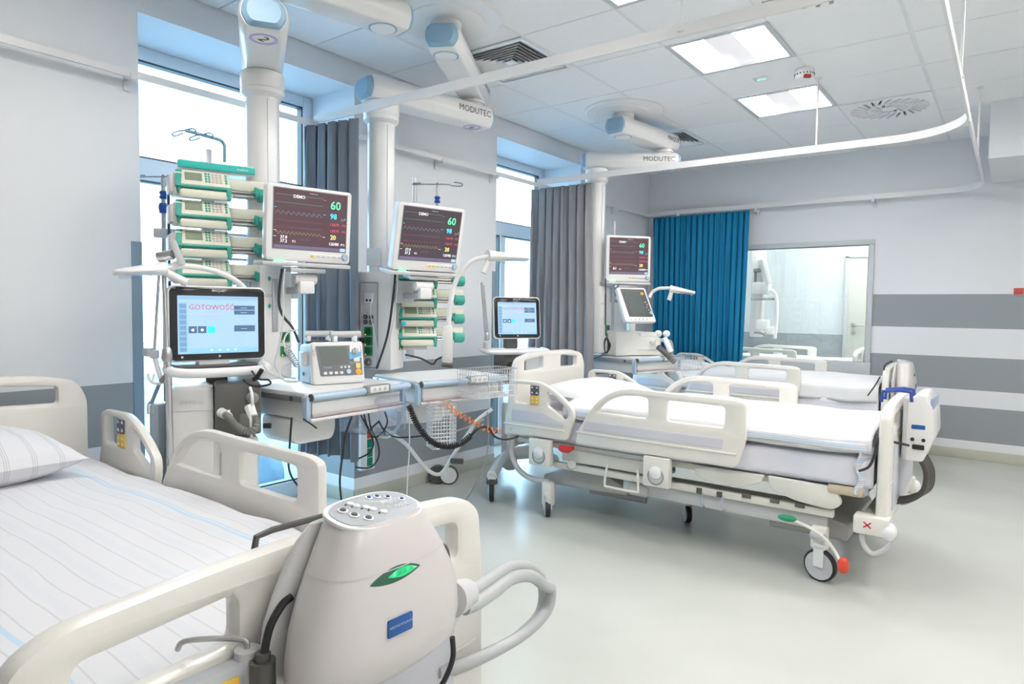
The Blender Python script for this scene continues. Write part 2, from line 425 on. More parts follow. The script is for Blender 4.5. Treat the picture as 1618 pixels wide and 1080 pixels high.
# far interior window
o = M()
t_ = .05
for (cx, cz, sx, sz) in (((wx0 + wx1) / 2, wz1 + .022, wx1 - wx0 + .1, t_), ((wx0 + wx1) / 2, wz0 - .08, wx1 - wx0 + .1, .17), (wx0 - .02, 1.3845, .05, 1.132), (wx1 + .022, 1.3845, t_, 1.132)):
    o.box((cx, YF - .005, cz), (sx, .03, sz), .004)
o = struct(o.build('window_3', inner_m))
g = M()
for (cx, cz, sx, sz) in (((wx0 + wx1) / 2, wz1 - .004, wx1 - wx0, .008), ((wx0 + wx1) / 2, wz0 + .004, wx1 - wx0, .008), (wx1 - .004, (wz0 + wz1) / 2, .008, wz1 - wz0)):
    g.box((cx, YF + .01, cz), (sx, .02, sz))
g.build('gasket', dgrey, o)
B(((wx0 + wx1) / 2, YF + .012, (wz0 + wz1) / 2), (wx1 - wx0, .008, wz1 - wz0)).build('pane', roomglass, o)
# adjoining room seen through the glass
AB = 9.9
m = M().box((3.0, AB + .05, 1.5), (7.4, .1, 3.0)); m.box((-.26, 8.6, 1.5), (.52, 2.6, 3)); m.box((XR + .05, 8.6, 1.5), (.1, 2.6, 3))
ad = banded('adjoining_wall_paint', 2, 3.0, [(0, (.70, .74, .76)), (.61 / 3, (.36, .41, .44)), (.99 / 3, (.70, .76, .78)), (.98, (.70, .76, .78))], .5, zlim=True)
struct(m.build('wall_adjoining', ad, flat=True))
d = struct(B((2.09, AB - .02, 1.01), (.86, .05, 2.02), .004).build('door_1', door_m)); d['label'] = 'pale grey door in the adjoining room'
f_ = M().box((1.64, AB - .02, 1.02), (.05, .07, 2.06), .004).box((2.54, AB - .02, 1.02), (.05, .07, 2.06), .004).box((2.09, AB - .02, 2.05), (.95, .07, .05), .004)
f_.build('door_frame', inner_m, d)
M().cyl((1.74, AB - .045, 1.13), (1.74, AB - .07, 1.13), .028).cyl((1.74, AB - .07, 1.13), (1.74, AB - .10, 1.13), .010).tube([(1.74, AB - .10, 1.13), (1.88, AB - .10, 1.13)], .010).build('door_handle', steel, d)
M().cyl((1.74, AB - .045, 1.03), (1.74, AB - .06, 1.03), .026).build('key_plate', steel, d)

# ceiling: slab, tiles, grid
ce = struct(B((3.0, 3.4, ZC + .14), (7.4, 13.4, .1)).build('ceiling', ceil_m, flat=True))
XS = [0.0] + [.5145 + .6 * k for k in range(11)]
YS = [-2.866 + .6 * k for k in range(23)]
LIGHTS = {(3, 11), (3, 13), (3, 9), (2, 6), (6, 6), (6, 8), (6, 11), (8, 4), (8, 12), (9, 9), (9, 6), (3, 18), (5, 19), (1, 19), (3, 20), (5, 17), (7, 19)}
SQ = {(1, 10), (1, 14)}
SWIRL = {(4, 10), (4, 14)}
SKIP = set()
CELL = {}
for i in range(len(XS) - 1):
    for j in range(len(YS) - 1):
        CELL[(i, j)] = (XS[i], XS[i + 1], YS[j], YS[j + 1])
tile_mesh = None; narrow = None
for (i, j), (a, b_, c, d) in sorted(CELL.items()):
    if b_ > XR + .2 or (j >= 17 and d > 9.9) or (c < YF < d - .2 and False): continue
    if (i, j) in LIGHTS or (i, j) in SQ or (i, j) in SWIRL: continue
    wd = b_ - a - .020
    if i == 0:
        o = B((0, 0, 0), (wd, .594, .016), .0025).build('ceiling_tile', ceil_m, ce, flat=True) if narrow is None else bpy.data.objects.new('ceiling_tile', narrow.data)
        if narrow is None: narrow = o
        else: COL.objects.link(o); o.parent = ce
    else:
        o = B((0, 0, 0), (wd, .594, .016), .0025).build('ceiling_tile', ceil_m, ce, flat=True) if tile_mesh is None else bpy.data.objects.new('ceiling_tile', tile_mesh.data)
        if tile_mesh is None: tile_mesh = o
        else: COL.objects.link(o); o.parent = ce
    o.location = ((a + b_) / 2, (c + d) / 2, ZC + .008)
gb = B((0, 0, 0), (.024, 13.0, .018), .002).build('grid_bar', grid_m, ce, flat=True); gb.location = (XS[1], 3.35, ZC + .011)
for x in XS[2:]:
    o = bpy.data.objects.new('grid_bar', gb.data); COL.objects.link(o); o.parent = ce; o.location = (x, 3.35, ZC + .011)
gb2 = None
for y in YS:
    if gb2 is None: o = gb2 = B((0, 0, 0), (6.6, .03, .012)).build('cross_bar', mgrey, ce, flat=True)
    else: o = bpy.data.objects.new('cross_bar', gb2.data); COL.objects.link(o); o.parent = ce
    o.location = (3.3, y, ZC + .024)

# light fittings
lp = None
def panel_light(cell, label):
    global lp
    a, b_, c, d = CELL[cell]
    if lp is None:
        t = thing('ceiling_light', label, 'light', group='recessed ceiling lights')
        M().plate([rrect(.594, .594, .004), rrect(.53, .53, .004)], .014, .002).build('frame', inner_m, t)
        for sx in (-.175, .175): B((sx, 0, .014), (.18, .52, .01)).build('diffuser', panel_m, t)
        B((0, 0, .010), (.16, .52, .012), .002).build('centre_strip', em('dim_strip', (.95, .94, .97), .36), t)
        lp = t
    else: t = copy_tree(lp)
    t.location = ((a + b_) / 2, (c + d) / 2, ZC + .002); t['label'] = label
    return t
for cell, lab in {(3, 11): 'large square recessed ceiling light nearest the smoke detector, lit', (3, 13): 'square recessed ceiling light farther back, behind the smoke detector, lit',
                  (3, 9): 'recessed ceiling light cut off by the top edge of the view'}.items(): panel_light(cell, lab)
for cell in sorted(LIGHTS - {(3, 11), (3, 13), (3, 9)}): panel_light(cell, 'unseen recessed ceiling panel added to brighten the rooms')  # out-of-view panels added as fill for this room and the adjoining one

# square louvred diffusers
def square_vent(cell, label):
    a, b_, c, d = CELL[cell]
    t = thing('air_diffuser', label, 'vent', ((a + b_) / 2, (c + d) / 2, ZC), group='square louvred diffusers')
    B((0, 0, .035), (.57, .57, .01)).build('backing', dark_m, t)
    M().plate([rrect(.59, .59, .004), rrect(.52, .52, .004)], .012, .002).build('frame', white, t)
    sz = .50
    while sz > .07:
        def sq(q, z): return [Vector((-q / 2, -q / 2, z)), Vector((q / 2, -q / 2, z)), Vector((q / 2, q / 2, z)), Vector((-q / 2, q / 2, z))]
        M().loft([sq(sz, -.002), sq(sz - .004, -.003), sq(sz - .052, .020), sq(sz - .048, .022), sq(sz, -.002)], cap=False).build('louvre', white, t, flat=True); sz -= .060
    M().loft([sq(.06, -.002), sq(.02, .012)]).build('centre_cap', white, t, flat=True)
    return t
square_vent((1, 10), 'square louvred air diffuser beside the near round arm plate')
square_vent((1, 14), 'small looking square louvred air diffuser behind the far arm')
def swirl(cell, label):
    a, b_, c, d = CELL[cell]
    t = thing('swirl_diffuser', label, 'vent', ((a + b_) / 2, (c + d) / 2, ZC), group='swirl air diffusers')
    B((0, 0, .03), (.57, .57, .01)).build('backing', dark_m, t)
    holes = []
    for ring, (r0, r1, n) in enumerate(((.055, .125, 14), (.15, .265, 26))):
        for k in range(n):
            a0 = 2 * PI * k / n; da = .30 if ring else .5; wq = .0105
            p = Vector((r0 * math.cos(a0), r0 * math.sin(a0))); q = Vector((r1 * math.cos(a0 + da), r1 * math.sin(a0 + da)))
            u = (q - p).normalized(); v = Vector((-u.y, u.x)) * wq
            holes.append([tuple(p + v), tuple(q + v), tuple(q - v), tuple(p - v)])
    M().plate([rrect(.594, .594, .003)] + holes, .012, 0).build('face_plate', ceil_m, t, flat=True)
    m = M()
    for hq in holes:
        p = (Vector(hq[0]) + Vector(hq[3])) / 2; q = (Vector(hq[1]) + Vector(hq[2])) / 2; u = (q - p); L = u.length; an = math.atan2(u.y, u.x)
        m.box((0, 0, 0), (L, .010, .0015), 0, T(*((p + q) / 2), .012) @ rotz(an) @ rotx(.7))
    m.build('blades', white, t, kind='stuff', flat=True)
swirl((4, 10), 'swirl air diffuser cut by the top edge, above the curtain track')
swirl((4, 14), 'swirl air diffuser right of the far ceiling light')
# smoke detector, status led
t = thing('smoke_detector', 'round white smoke detector with a brick red band, beside the ceiling light', 'detector', (2.295, 4.60, ZC))
M().lathe([(.058, 0), (.060, -.012), (.060, -.030), (.055, -.045)], mtx=None).build('base', white, t)
M().lathe([(.052, -.045), (.048, -.058), (.030, -.066)]).build('sensor_cap', white, t)
B((.0, -.046, -.058), (.045, .02, .022), .004, rotz(.63)).build('marker', mat('brick_red', (.35, .05, .03), .5), t)
m = M()
for k in range(18): m.box((.058, 0, -.036), (.008, .006, .008), 0, rotz(2 * PI * k / 18))
m.build('slots', dgrey, t)
t = thing('status_lamp', 'small recessed emergency lamp with a green indicator between the two lit panels', 'lamp', (2.02, 4.62, ZC))
M().plate([rrect(.10, .07, .01)], .006, .001, T(0, 0, -.002)).build('plate', white, t)
for dx in (-.016, .014): M().ell((dx, 0, -.006), (.012, .008, .004)).build('led', c_dot, t)

# curtain tracks
ZT = 2.372
track_m = mat('track_white', (.74, .735, .74), .3, var=.01)
def track_profile(pts, name, label, rods=(), brackets=(), hh=.0235, z0=2.389):
    t = thing(name, label, 'curtain track')
    P = [Vector((p[0], p[1], z0)) for p in pts]; m = M(); vs = []; n = len(P)
    for i in range(n):
        a = P[max(i - 1, 0)]; b_ = P[min(i + 1, n - 1)]; d = (b_ - a).normalized(); s = Vector((-d.y, d.x, 0))
        for sx, sz in ((-.006, -hh), (.006, -hh), (.006, hh), (-.006, hh)): vs.append(P[i] + s * sx + Vector((0, 0, sz)))
    fs = [(i * 4 + k, i * 4 + (k + 1) % 4, (i + 1) * 4 + (k + 1) % 4, (i + 1) * 4 + k) for i in range(n - 1) for k in range(4)] + [(3, 2, 1, 0), ((n - 1) * 4, (n - 1) * 4 + 1, (n - 1) * 4 + 2, (n - 1) * 4 + 3)]
    m.add(vs, fs).build('rail', track_m, t)
    for (x, y) in rods:
        M().cyl((x, y, ZT + .012), (x, y, ZC), .0065, n=10).box((x, y, ZT + .016), (.026, .026, .012), .003).lathe([(.022, 0), (.018, -.01)], mtx=T(x, y, ZC)).build('hanger_rod', track_m, t)
    for (x, y, dx, dy) in brackets:
        M().box((x + dx / 2, y + dy / 2, ZT - .03), (abs(dx) + .02, abs(dy) + .02, .016), .003).box((x, y, ZT - .012), (.03, .03, .03), .003).box((x + dx * .92, y + dy * .92, ZT - .03), (.03 if dx == 0 else .012, .03 if dy == 0 else .012, .07), .003).build('bracket', track_m, t)
    return t
def arc(cx, cy, r, a0, a1, n=10): return [(cx + r * math.cos(math.radians(a0 + (a1 - a0) * k / n)), cy + r * math.sin(math.radians(a0 + (a1 - a0) * k / n)), ZT) for k in range(n + 1)]
TX = 3.19
track_profile([(.08, -3.1, ZT), (.08, 7.06, ZT)], 'curtain_track', 'white curtain track fixed along the window wall on brackets',
              brackets=[(.08, 1.47, -.075, 0), (.08, 3.6, -.075, 0), (.08, 4.24, -.075, 0), (.08, 6.3, -.075, 0), (.08, .1, -.075, 0)], hh=.017, z0=ZT)
track_profile([(.095, 2.475, ZT), (TX - .35, 2.52, ZT)] + arc(TX - .35, 2.17, .35, 90, 0) + [(TX, -2.0, ZT)], 'curtain_track',
              'white ceiling hung curtain track crossing the picture above the near arm', rods=[(2.346, 2.510)])
track_profile([(.095, 4.78, ZT), (TX - .42, 4.83, ZT)] + arc(TX - .42, 4.41, .42, 90, 0, 14) + [(TX, 2.30, ZT)], 'curtain_track',
              'white curtain track curving round the middle bed', rods=[(2.331, 4.822), (TX, 3.73)])
track_profile([(.09, 7.09, ZT), (TX - .32, 7.09, ZT)] + arc(TX - .32, 6.77, .32, 90, 0) + [(TX, 4.50, ZT)], 'curtain_track',
              'white curtain track along the far wall above the window', rods=[(TX, 5.63)], brackets=[(1.25, 7.09, 0, .09), (2.34, 7.09, 0, .09), (.4, 7.09, 0, .09)])

# curtains
def curtain(name, label, m_, p0, p1, ztop, zbot, folds, amp, seed, flare=0.0):
    rd = random.Random(seed); L = (Vector(p1) - Vector(p0)); D = L.normalized(); Nn = Vector((-D.y, D.x, 0)); ln = L.length
    ph = [rd.uniform(-.5, .5) for _ in range(folds + 2)]; am = [rd.uniform(.55, 1.25) for _ in range(folds + 2)]
    o = thing(name, label, 'curtain', (p0[0], p0[1], zbot))
    def fn(u, v):
        f = u * folds; k = int(min(f, folds - 1e-6)); fr = f - k
        a = amp * ((1 - fr) * am[k] + fr * am[k + 1])
        w_ = math.sin(2 * PI * (f + ph[k] * .18 * (1 - fr) + ph[k + 1] * .18 * fr + .10 * math.sin(3 * v + k)))
        sw = flare * (1 - v) * (u - .5)
        x = u * ln + sw + amp * .35 * math.sin(4 * PI * f + 2 * v)
        y = a * (w_ + .18 * math.sin(6 * PI * f + 5 * v)) * (.55 + .45 * (1 - v)) 
        return D * x + Nn * y + Vector((0, 0, (ztop - zbot) * v + (.006 * math.sin(9 * u + seed) if v < .01 else 0)))
    c = M().grid(fn, folds * 14, 16).build('cloth', m_, o, ang=180)
    sol = c.modifiers.new('solid', 'SOLIDIFY'); sol.thickness = .003
    hm = M()
    for k in range(folds):
        p = fn((k + .25) / folds, 1.0); hm.box((p.x, p.y, p.z + .006), (.006, .006, .016), .001)
    hm.build('gliders', track_m, o)
    return o
curtain('grey_curtain', 'dark grey curtain gathered beside the first window', gcurt, (.06, 2.43, 0), (.45, 2.50, 0), 2.345, .42, 5, .048, 3, .05)
curtain('grey_curtain', 'taupe grey curtain gathered at the second window', gcurt2, (-.04, 4.86, 0), (.585, 4.85, 0), 2.345, .30, 8, .052, 5, .07)
curtain('blue_curtain', 'bright blue curtain drawn over the far wall beside the inner window', bcurt, (.11, 7.07, 0), (1.19, 7.07, 0), 2.345, .30, 17, .040, 9, -.05)

# wall devices
t = thing('call_button_plate', 'small red square plate on the far wall above the stripe', 'sign', (3.465, YF, 1.50))
M().box((0, -.008, 0), (.082, .016, .068), .003).build('surround', white, t); M().box((0, -.017, 0), (.070, .006, .056), .002).build('face', mat('plate_red', (.50, .07, .06), .4), t)

# ================================================================== BEDS
RAILS = dict(
  long=[(.527, .50, .02), (.545, .581), (.601, .677, .05), (.674, .773, .06), (.77, .835, .05), (.887, .861, .1), (1.068, .855, .05), (1.475, .850, .03), (1.525, .835, .05), (1.527, .65), (1.494, .523, .04), (1.467, .498, .02), (1.077, .500)],
  h1=[(.669, .706, .01), (.723, .766, .04), (.818, .813, .06), (.934, .820), (.988, .814, .02), (.991, .714, .02), (.977, .702, .01), (.845, .702)],
  h2=[(1.101, .813, .02), (1.28, .812), (1.417, .808, .02), (1.415, .701, .02), (1.283, .700), (1.103, .702, .02)],
  head=[(-.005, .49, .02), (.0, .60), (.022, .688), (.022, .826, .03), (.062, .848, .02), (.264, .850, .06), (.347, .820, .06), (.443, .762, .05), (.513, .700, .04), (.517, .640, .04), (.474, .516, .03), (.448, .507, .02), (.199, .506)],
  ha=[(.081, .824, .015), (.206, .826, .01), (.207, .706, .01), (.084, .706, .015)],
  hb=[(.327, .792, .01), (.375, .773, .02), (.471, .692, .02), (.475, .658, .015), (.452, .638, .01), (.329, .706, .01)])
def pumpbuttons(t, mtx):
    M().plate([rrect(.062, .060, .006, 0, .030)], .006, .0015, mtx).build('upper_keypad', mat('keypad_slate', (.10, .11, .14), .4), t)
    M().plate([rrect(.062, .056, .006, 0, -.030)], .006, .0015, mtx).build('lower_keypad', yellow, t)
    k = M()
    for x in (-.018, .018):
        for y in (.048, .015): k.plate([[(x - .009, y - .005), (x + .009, y - .005), (x, y + .009)]], .002, 0, mtx @ T(0, 0, .0035))
        for y in (-.018, -.042): k.plate([[(x - .007, y - .005), (x + .007, y - .005), (x, y + .007)]], .002, 0, mtx @ T(0, 0, .0035))
    k.build('key_symbols', mat('key_white', (.75, .74, .70), .5), t, kind='stuff')

def side(t, sy, pt=.036):                      # sy=-1 : rail on the -y side
    y = sy * .50
    def P(o, th, bev, dy=0): return M().plate(o, th, bev, T(0, y + dy, 0) @ XZ)
    r1 = P([rnd(RAILS['long']), rnd(RAILS['h1']), rnd(RAILS['h2'])], pt, .012).build('side_rail', cream, t)
    r2 = P([rnd(RAILS['head']), rnd(RAILS['ha']), rnd(RAILS['hb'])], pt, .012).build('side_rail', cream, t)
    o = sy * (pt / 2 + .0005)
    M().plate([rnd([(.577, .589), (.603, .645), (1.419, .645), (1.41, .589)], .012)], .004, .001, T(0, y + o, 0) @ XZ).build('inlay', lav, r1)
    M().plate([rnd([(.057, .589), (.060, .660), (.295, .660), (.459, .605), (.44, .584)], .012)], .004, .001, T(0, y + o, 0) @ XZ).build('inlay', lav, r2)
    B((1.01, y + sy * .018, .572), (.95, .014, .012), .005).build('lip', cream, r1)
    B((.225, y + sy * .018, .566), (.46, .014, .012), .005).build('lip', cream, r2)
    # keypads on a bar in the head rail, both faces
    mt = T(.236, y - .019, .765) @ XZ
    M().box((.236, y, .765), (.066, .040, .128), .004).build('key_holder', mat('key_holder', (.62, .60, .57), .4), r2)
    pumpbuttons(r2, T(.236, y - .0215, .765) @ XZ)
    pumpbuttons(r2, T(.236, y + .0215, .765) @ rotz(PI) @ XZ)
    # rail supports
    for x0 in (.278, 1.052):
        s = B((x0, y + sy * .005, .415), (.155, .050, .165), .008).build('rail_support', cream, t)
        fm = T(x0, y + sy * .0305, .392) @ (XZ if sy < 0 else rotz(PI) @ XZ)
        M().plate([circ(.048), circ(.039)], .004, .001, fm).build('dial_ring', mgrey, s)
        M().plate([circ(.039)], .003, 0, fm).build('dial_scale', lgrey, s)
        M().lathe([(.034, -.002), (.034, .008), (.028, .012)], 24, fm @ T(0, .022, 0)).build('release_knob', white, s)
    # small warning label
    M().plate([[(.045, .527), (.067, .527), (.056, .545)]], .001, 0, T(0, y + o + sy * .0005, 0) @ XZ).build('warning_label', mat('warning_yellow', (.55, .60, .05), .5), r2)

def castor(t, x, y, r=.062, rz=0.0, z=None):
    mt = T(x, y, 0) @ rotz(rz)
    c = M().lathe([(r * .55, -.013), (r * .9, -.016), (r, -.011), (r, .011), (r * .9, .016), (r * .55, .013)], mtx=mt @ T(0, 0, r) @ rotx(PI / 2)).build('castor', black, t)
    M().lathe([(r * .86, -.018), (r * .86, .018)], mtx=mt @ T(0, 0, r) @ rotx(PI / 2)).build('hub', lgrey, c)
    M().box((.0, -.024, r + .045), (.05, .006, .10), .003, mt).box((0, .024, r + .045), (.05, .006, .10), .003, mt).box((0, 0, r + .095), (.06, .054, .03), .008, mt).build('fork', white, c)
    return c

def bed(label, x0, yc, quilt=True, labelg=None, detail=True):
    t = thing('hospital_bed', label, 'bed', (x0, yc, 0), 0, 'hospital beds')
    for sy in (-1, 1): side(t, sy)
    # head board
    hb = [(-.44, .40, .02), (-.44, .90, .09), (-.40, .975, .06), (-.24, 1.008, .12), (.24, 1.008, .12), (.40, .975, .06), (.44, .90, .09), (.44, .40, .02)]
    M().plate([rnd(hb), rnd([(-.33, .885), (-.33, .955), (-.11, .972), (-.11, .892)], .015), rnd([(.33, .885), (.33, .955), (.11, .972), (.11, .892)], .015)], .044, .012, T(.0, 0, 0) @ YZ).build('headboard', cream, t)
    B((-.0255, 0, .66), (.004, .70, .36), .002).build('headboard_panel', cream2, t)
    # foot board
    fb = [(-.485, .33, .02), (-.480, .70, .1), (-.465, .835, .06), (-.40, .868, .06), (-.20, .884, .1), (0, .890, .1), (.20, .884, .1), (.40, .868, .06), (.465, .835, .06), (.48, .70, .1), (.485, .33, .02)]
    h = [(-.385, .735), (-.385, .812), (-.15, .830), (-.15, .748)]
    f = M().plate([rnd(fb), rnd(h, .02), rnd([(-a, b_) for a, b_ in h], .02)], .052, .018, T(2.135, 0, 0) @ YZ).build('footboard', cream, t)
    B((2.163, 0, .53), (.004, .74, .30), .002).build('footboard_panel', lav, f)
    B((2.135, 0, .52), (.058, .90, .012), .004).build('lip', cream, f)
    # foot end beam with corner blocks
    for sy in (-1, 1):
        c = B((2.10, sy * .475, .33), (.15, .085, .088), .012).build('corner_block', cream, t)
        M().ell((2.168, sy * .49, .315), (.034, .036, .042)).build('roller_bumper', white, c)
        xm = M()
        for a in (1, -1): xm.box((2.085, sy * .475 + sy * .0435, .335), (.040, .001, .006), 0, T(2.085, 0, .335) @ roty(a * .7) @ T(-2.085, 0, -.335))
        xm.build('cross_mark', red, c)
        M().tube([(2.06, sy * .49, .29), (2.07, sy * .50, .24), (2.11, sy * .505, .205), (2.16, sy * .50, .24), (2.175, sy * .49, .29)], .012, sm=5).build('bumper_loop', lgrey, t)
        # head end bumper: bent tube
        M().tube([(.02, sy * .46, .46), (.03, sy * .47, .36), (.08, sy * .47, .27), (.17, sy * .46, .225), (.30, sy * .44, .215)], .017, n=12, sm=6).build('corner_bumper', lgrey, t)
    B((2.10, 0, .33), (.10, .88, .07), .01).build('end_beam', cream2, t)
    # deck
    B((1.05, 0, .452), (2.02, .86, .035), .008).build('mattress_deck', cream2, t)
    B((.70, 0, .405), (.62, .88, .075), .006).build('back_section', cream2, t)
    for sy in (-1, 1):
        a = M().plate([rnd([(1.235, .475), (1.255, .425, .03), (1.34, .395, .04), (1.50, .395, .04), (1.60, .44, .03), (1.61, .478)], .01)], .03, .008, T(0, sy * .455, 0) @ XZ).build('deck_shell', cream2, t)
        M().plate([rnd([(1.625, .478), (1.64, .42, .03), (1.75, .375, .05), (1.93, .36, .04), (1.975, .40, .03), (1.93, .475, .03)], .01)], .03, .008, T(0, sy * .455, 0) @ XZ).build('deck_shell', cream2, t)
        B((1.13, sy * .43, .335), (1.60, .035, .038), .006).build('frame_bar', cream2, t)
        B((1.35, sy * .405, .275), (1.10, .03, .07), .006).build('under_bar', lgrey, t)
        rt = M().plate([rnd([(.41, .475), (.405, .450), (.43, .435), (.475, .435), (.51, .462), (.51, .478)], .008)], .03, .006, T(0, sy * .50, 0) @ XZ).build('release_handle', red, t)
        M().tube([(.75, sy * .52, .41), (.74, sy * .53, .30), (.77, sy * .53, .285), (.93, sy * .53, .285), (.95, sy * .53, .30), (.94, sy * .52, .41)], .0075, sm=3).build('rail_hoop', cream2, t)
        for hx in (1.27, 1.38):
            B((hx, sy * .452, .335), (.03, .01, .03), .003).build('hook_plate', dgrey, t)
            M().tube([(hx + .02, sy * .46, .33), (hx + .02, sy * .47, .28), (hx + .03, sy * .475, .255), (hx + .04, sy * .48, .27)], .006, sm=3).build('bag_hook', clearp, t)
        for hx in (1.52, 1.66, 1.78): B((hx, sy * .449, .352), (.045, .012, .022), .002).build('lock_slot', vgrey, t)
    # lift and base
    M().plate([rnd([(.20, .18), (.20, .235), (.42, .315), (.62, .315), (.80, .24), (.80, .20)], .02)], .72, .01, T(0, 0, 0) @ XZ).build('base_arm', mat('base_grey', (.42, .41, .39), .45), t)
    M().plate([rnd([(1.60, .18), (1.62, .30), (1.78, .315), (1.98, .26), (1.98, .18)], .02)], .66, .01, T(0, 0, 0) @ XZ).build('base_arm', mat('base_grey', (.42, .41, .39), .45), t)
    B((1.05, 0, .215), (1.60, .12, .08), .02).build('base_spine', mat('base_grey', (.42, .41, .39), .45), t)
    M().cyl((.52, -.30, .19), (.86, -.22, .17), .035).cyl((.42, -.30, .25), (.56, -.30, .19), .022).build('lift_motor', mgrey, t)
    M().cyl((.86, -.44, .275), (.95, -.40, .262), .036).build('actuator', lgrey, t)
    M().cyl((.48, -.47, .36), (.42, -.40, .33), .026).build('pivot_boss', lgrey, t)
    for sy in (-1, 1):
        c = castor(t, .295, sy * .445, .052, -.93)
        B((.295, sy * .44, .145), (.07, .06, .15), .012).build('leg', cream, t)
        castor(t, 1.88, sy * .445, .078, .25 * sy)
        B((1.87, sy * .43, .21), (.075, .065, .11), .012).build('leg', cream, t)
        M().cyl((1.84, sy * .46, .225), (1.90, sy * .48, .225), .02).build('pedal_hub', lgrey, t)
        pl = M().tube([(1.76, sy * .50, .288), (1.86, sy * .51, .262), (1.93, sy * .515, .215), (1.975, sy * .515, .15)], .008, sm=4).build('brake_lever', cream, t)
        M().ell((1.735, sy * .50, .292), (.045, .020, .016)).build('green_pedal', greenp, pl)
        M().ell((1.992, sy * .515, .125), (.026, .022, .040)).build('red_pedal', redp, pl)
    castor(t, 1.03, 0, .05, -.93)
    B((1.03, 0, .165), (.05, .05, .06), .008).build('centre_leg', mgrey, t)
    # mattress
    rd = random.Random(int(yc * 10))
    M().box((1.06, 0, .553), (2.04, .90, .165), .035, seg=3).build('mattress', linen2, t)
    return t

def cloth_top(name, m_, t, x0, x1, hy, ztop, drop, dz_edge, seed, bulge=.02, loc=None, wr=.006):
    rd = random.Random(seed); ph = [rd.uniform(0, 6.28) for _ in range(12)]
    def fn(u, v):
        x = x0 + (x1 - x0) * u; s = (v - .5) * 2; L = hy + drop; q = abs(s) * L
        sg = 1 if s >= 0 else -1
        r = .04; flatw = hy - r
        if q <= flatw: y = q; z = 0
        elif q <= flatw + r * PI / 2: a = (q - flatw) / r; y = flatw + r * math.sin(a); z = -r * (1 - math.cos(a))
        else: y = hy; z = -r - (q - flatw - r * PI / 2)
        e = 1 - min(1, q / hy) ** 4
        z += bulge * e + wr * (math.sin(5.3 * x + ph[0] + 2 * y * sg) * math.sin(4.1 * y * sg + ph[1]) + .7 * math.sin(11 * x + 7 * y * sg + ph[2]) + .35 * math.sin(23 * x - 13 * y * sg + ph[3]))
        y += .008 * (q > flatw) * math.sin(14 * x + ph[4])
        return Vector((x, sg * y, ztop + z - dz_edge * min(1, q / hy) ** 3 * (q <= hy)))
    o = M().grid(fn, 60, 60).build(name, m_, t, ang=180)
    sl = o.modifiers.new('solid', 'SOLIDIFY'); sl.thickness = .006; sl.offset = 1
    return o
def pillow(label, m_, loc, sx, sy, sz, rz=0, seed=1, tilt=0):
    rd = random.Random(seed); vs = []
    t = tag(bpy.data.objects.new('pillow', None), None)
    bpy.data.objects.remove(t)
    nu, nv = 36, 30; m = M()
    ph = [rd.uniform(0, 6) for _ in range(6)]
    for sgn in (1, -1):
        def fn(u, v, sgn=sgn):
            a, b_ = (u - .5) * 2, (v - .5) * 2
            h = (max(0, 1 - abs(a) ** 2.6) ** .55) * (max(0, 1 - abs(b_) ** 2.6) ** .55)
            pin = 1 - .05 * (1 - abs(a) ** 2) * (abs(b_) ** 6) ; pin2 = 1 - .05 * (1 - abs(b_) ** 2) * (abs(a) ** 6)
            wz = .05 * math.sin(6 * a + ph[0]) * math.sin(5 * b_ + ph[1]) + .02 * math.sin(15 * a + 9 * b_ + ph[2])
            return Vector((a * sx / 2 * pin2, b_ * sy / 2 * pin, sgn * sz / 2 * h * (1 + wz) ))
        g = M().grid(fn, nu, nv)
        if sgn < 0: g.f = [tuple(reversed(q)) for q in g.f]
        m.add(g.v, g.f)
    o = m.build('pillow', m_, None, ang=180); o.location = loc; o.rotation_euler = (0, math.radians(tilt), math.radians(rz))
    return tag(o, label, 'pillow', 'pillows on the beds')

B1 = (.28, .73); B2 = (.85, 3.88); B3 = (.53, 6.29)
bed1 = bed('cream hospital bed in the foreground with striped sheet and no quilt', *B1)
bed2 = bed('cream hospital bed in the middle of the room under a white quilt', *B2)
bed3 = bed('cream hospital bed farthest back, beside the blue curtain and inner window', *B3)
def bedding(name, label, cat, m_, b, *a, **k):
    o = cloth_top(name, m_, None, *a, **k); o.location = (b[0], b[1], 0); return tag(o, label, cat)
bedding('sheet', 'white sheet with thin grey and blue stripes on the foreground bed', 'sheet', sheet_m, B1, .04, 2.10, .462, .640, .12, .010, 4, bulge=.016, wr=.0045)
q2 = bedding('quilt', 'white quilt with blue striped hem on the middle bed', 'quilt', linen, B2, .42, 2.085, .478, .735, .075, .03, 8, bulge=.022, wr=.005)
bedding('sheet', 'white sheet hanging over the side of the middle bed under the quilt', 'sheet', linen2, B2, .04, 2.095, .462, .640, .13, .01, 6, bulge=.006, wr=.003)
q3 = bedding('quilt', 'white quilt on the bed beside the blue curtain', 'quilt', linen, B3, .35, 2.09, .475, .735, .12, .02, 9, bulge=.02, wr=.005)
bedding('sheet', 'white sheet on the farthest bed under its quilt', 'sheet', linen2, B3, .04, 2.095, .462, .640, .13, .01, 16, bulge=.006, wr=.003)
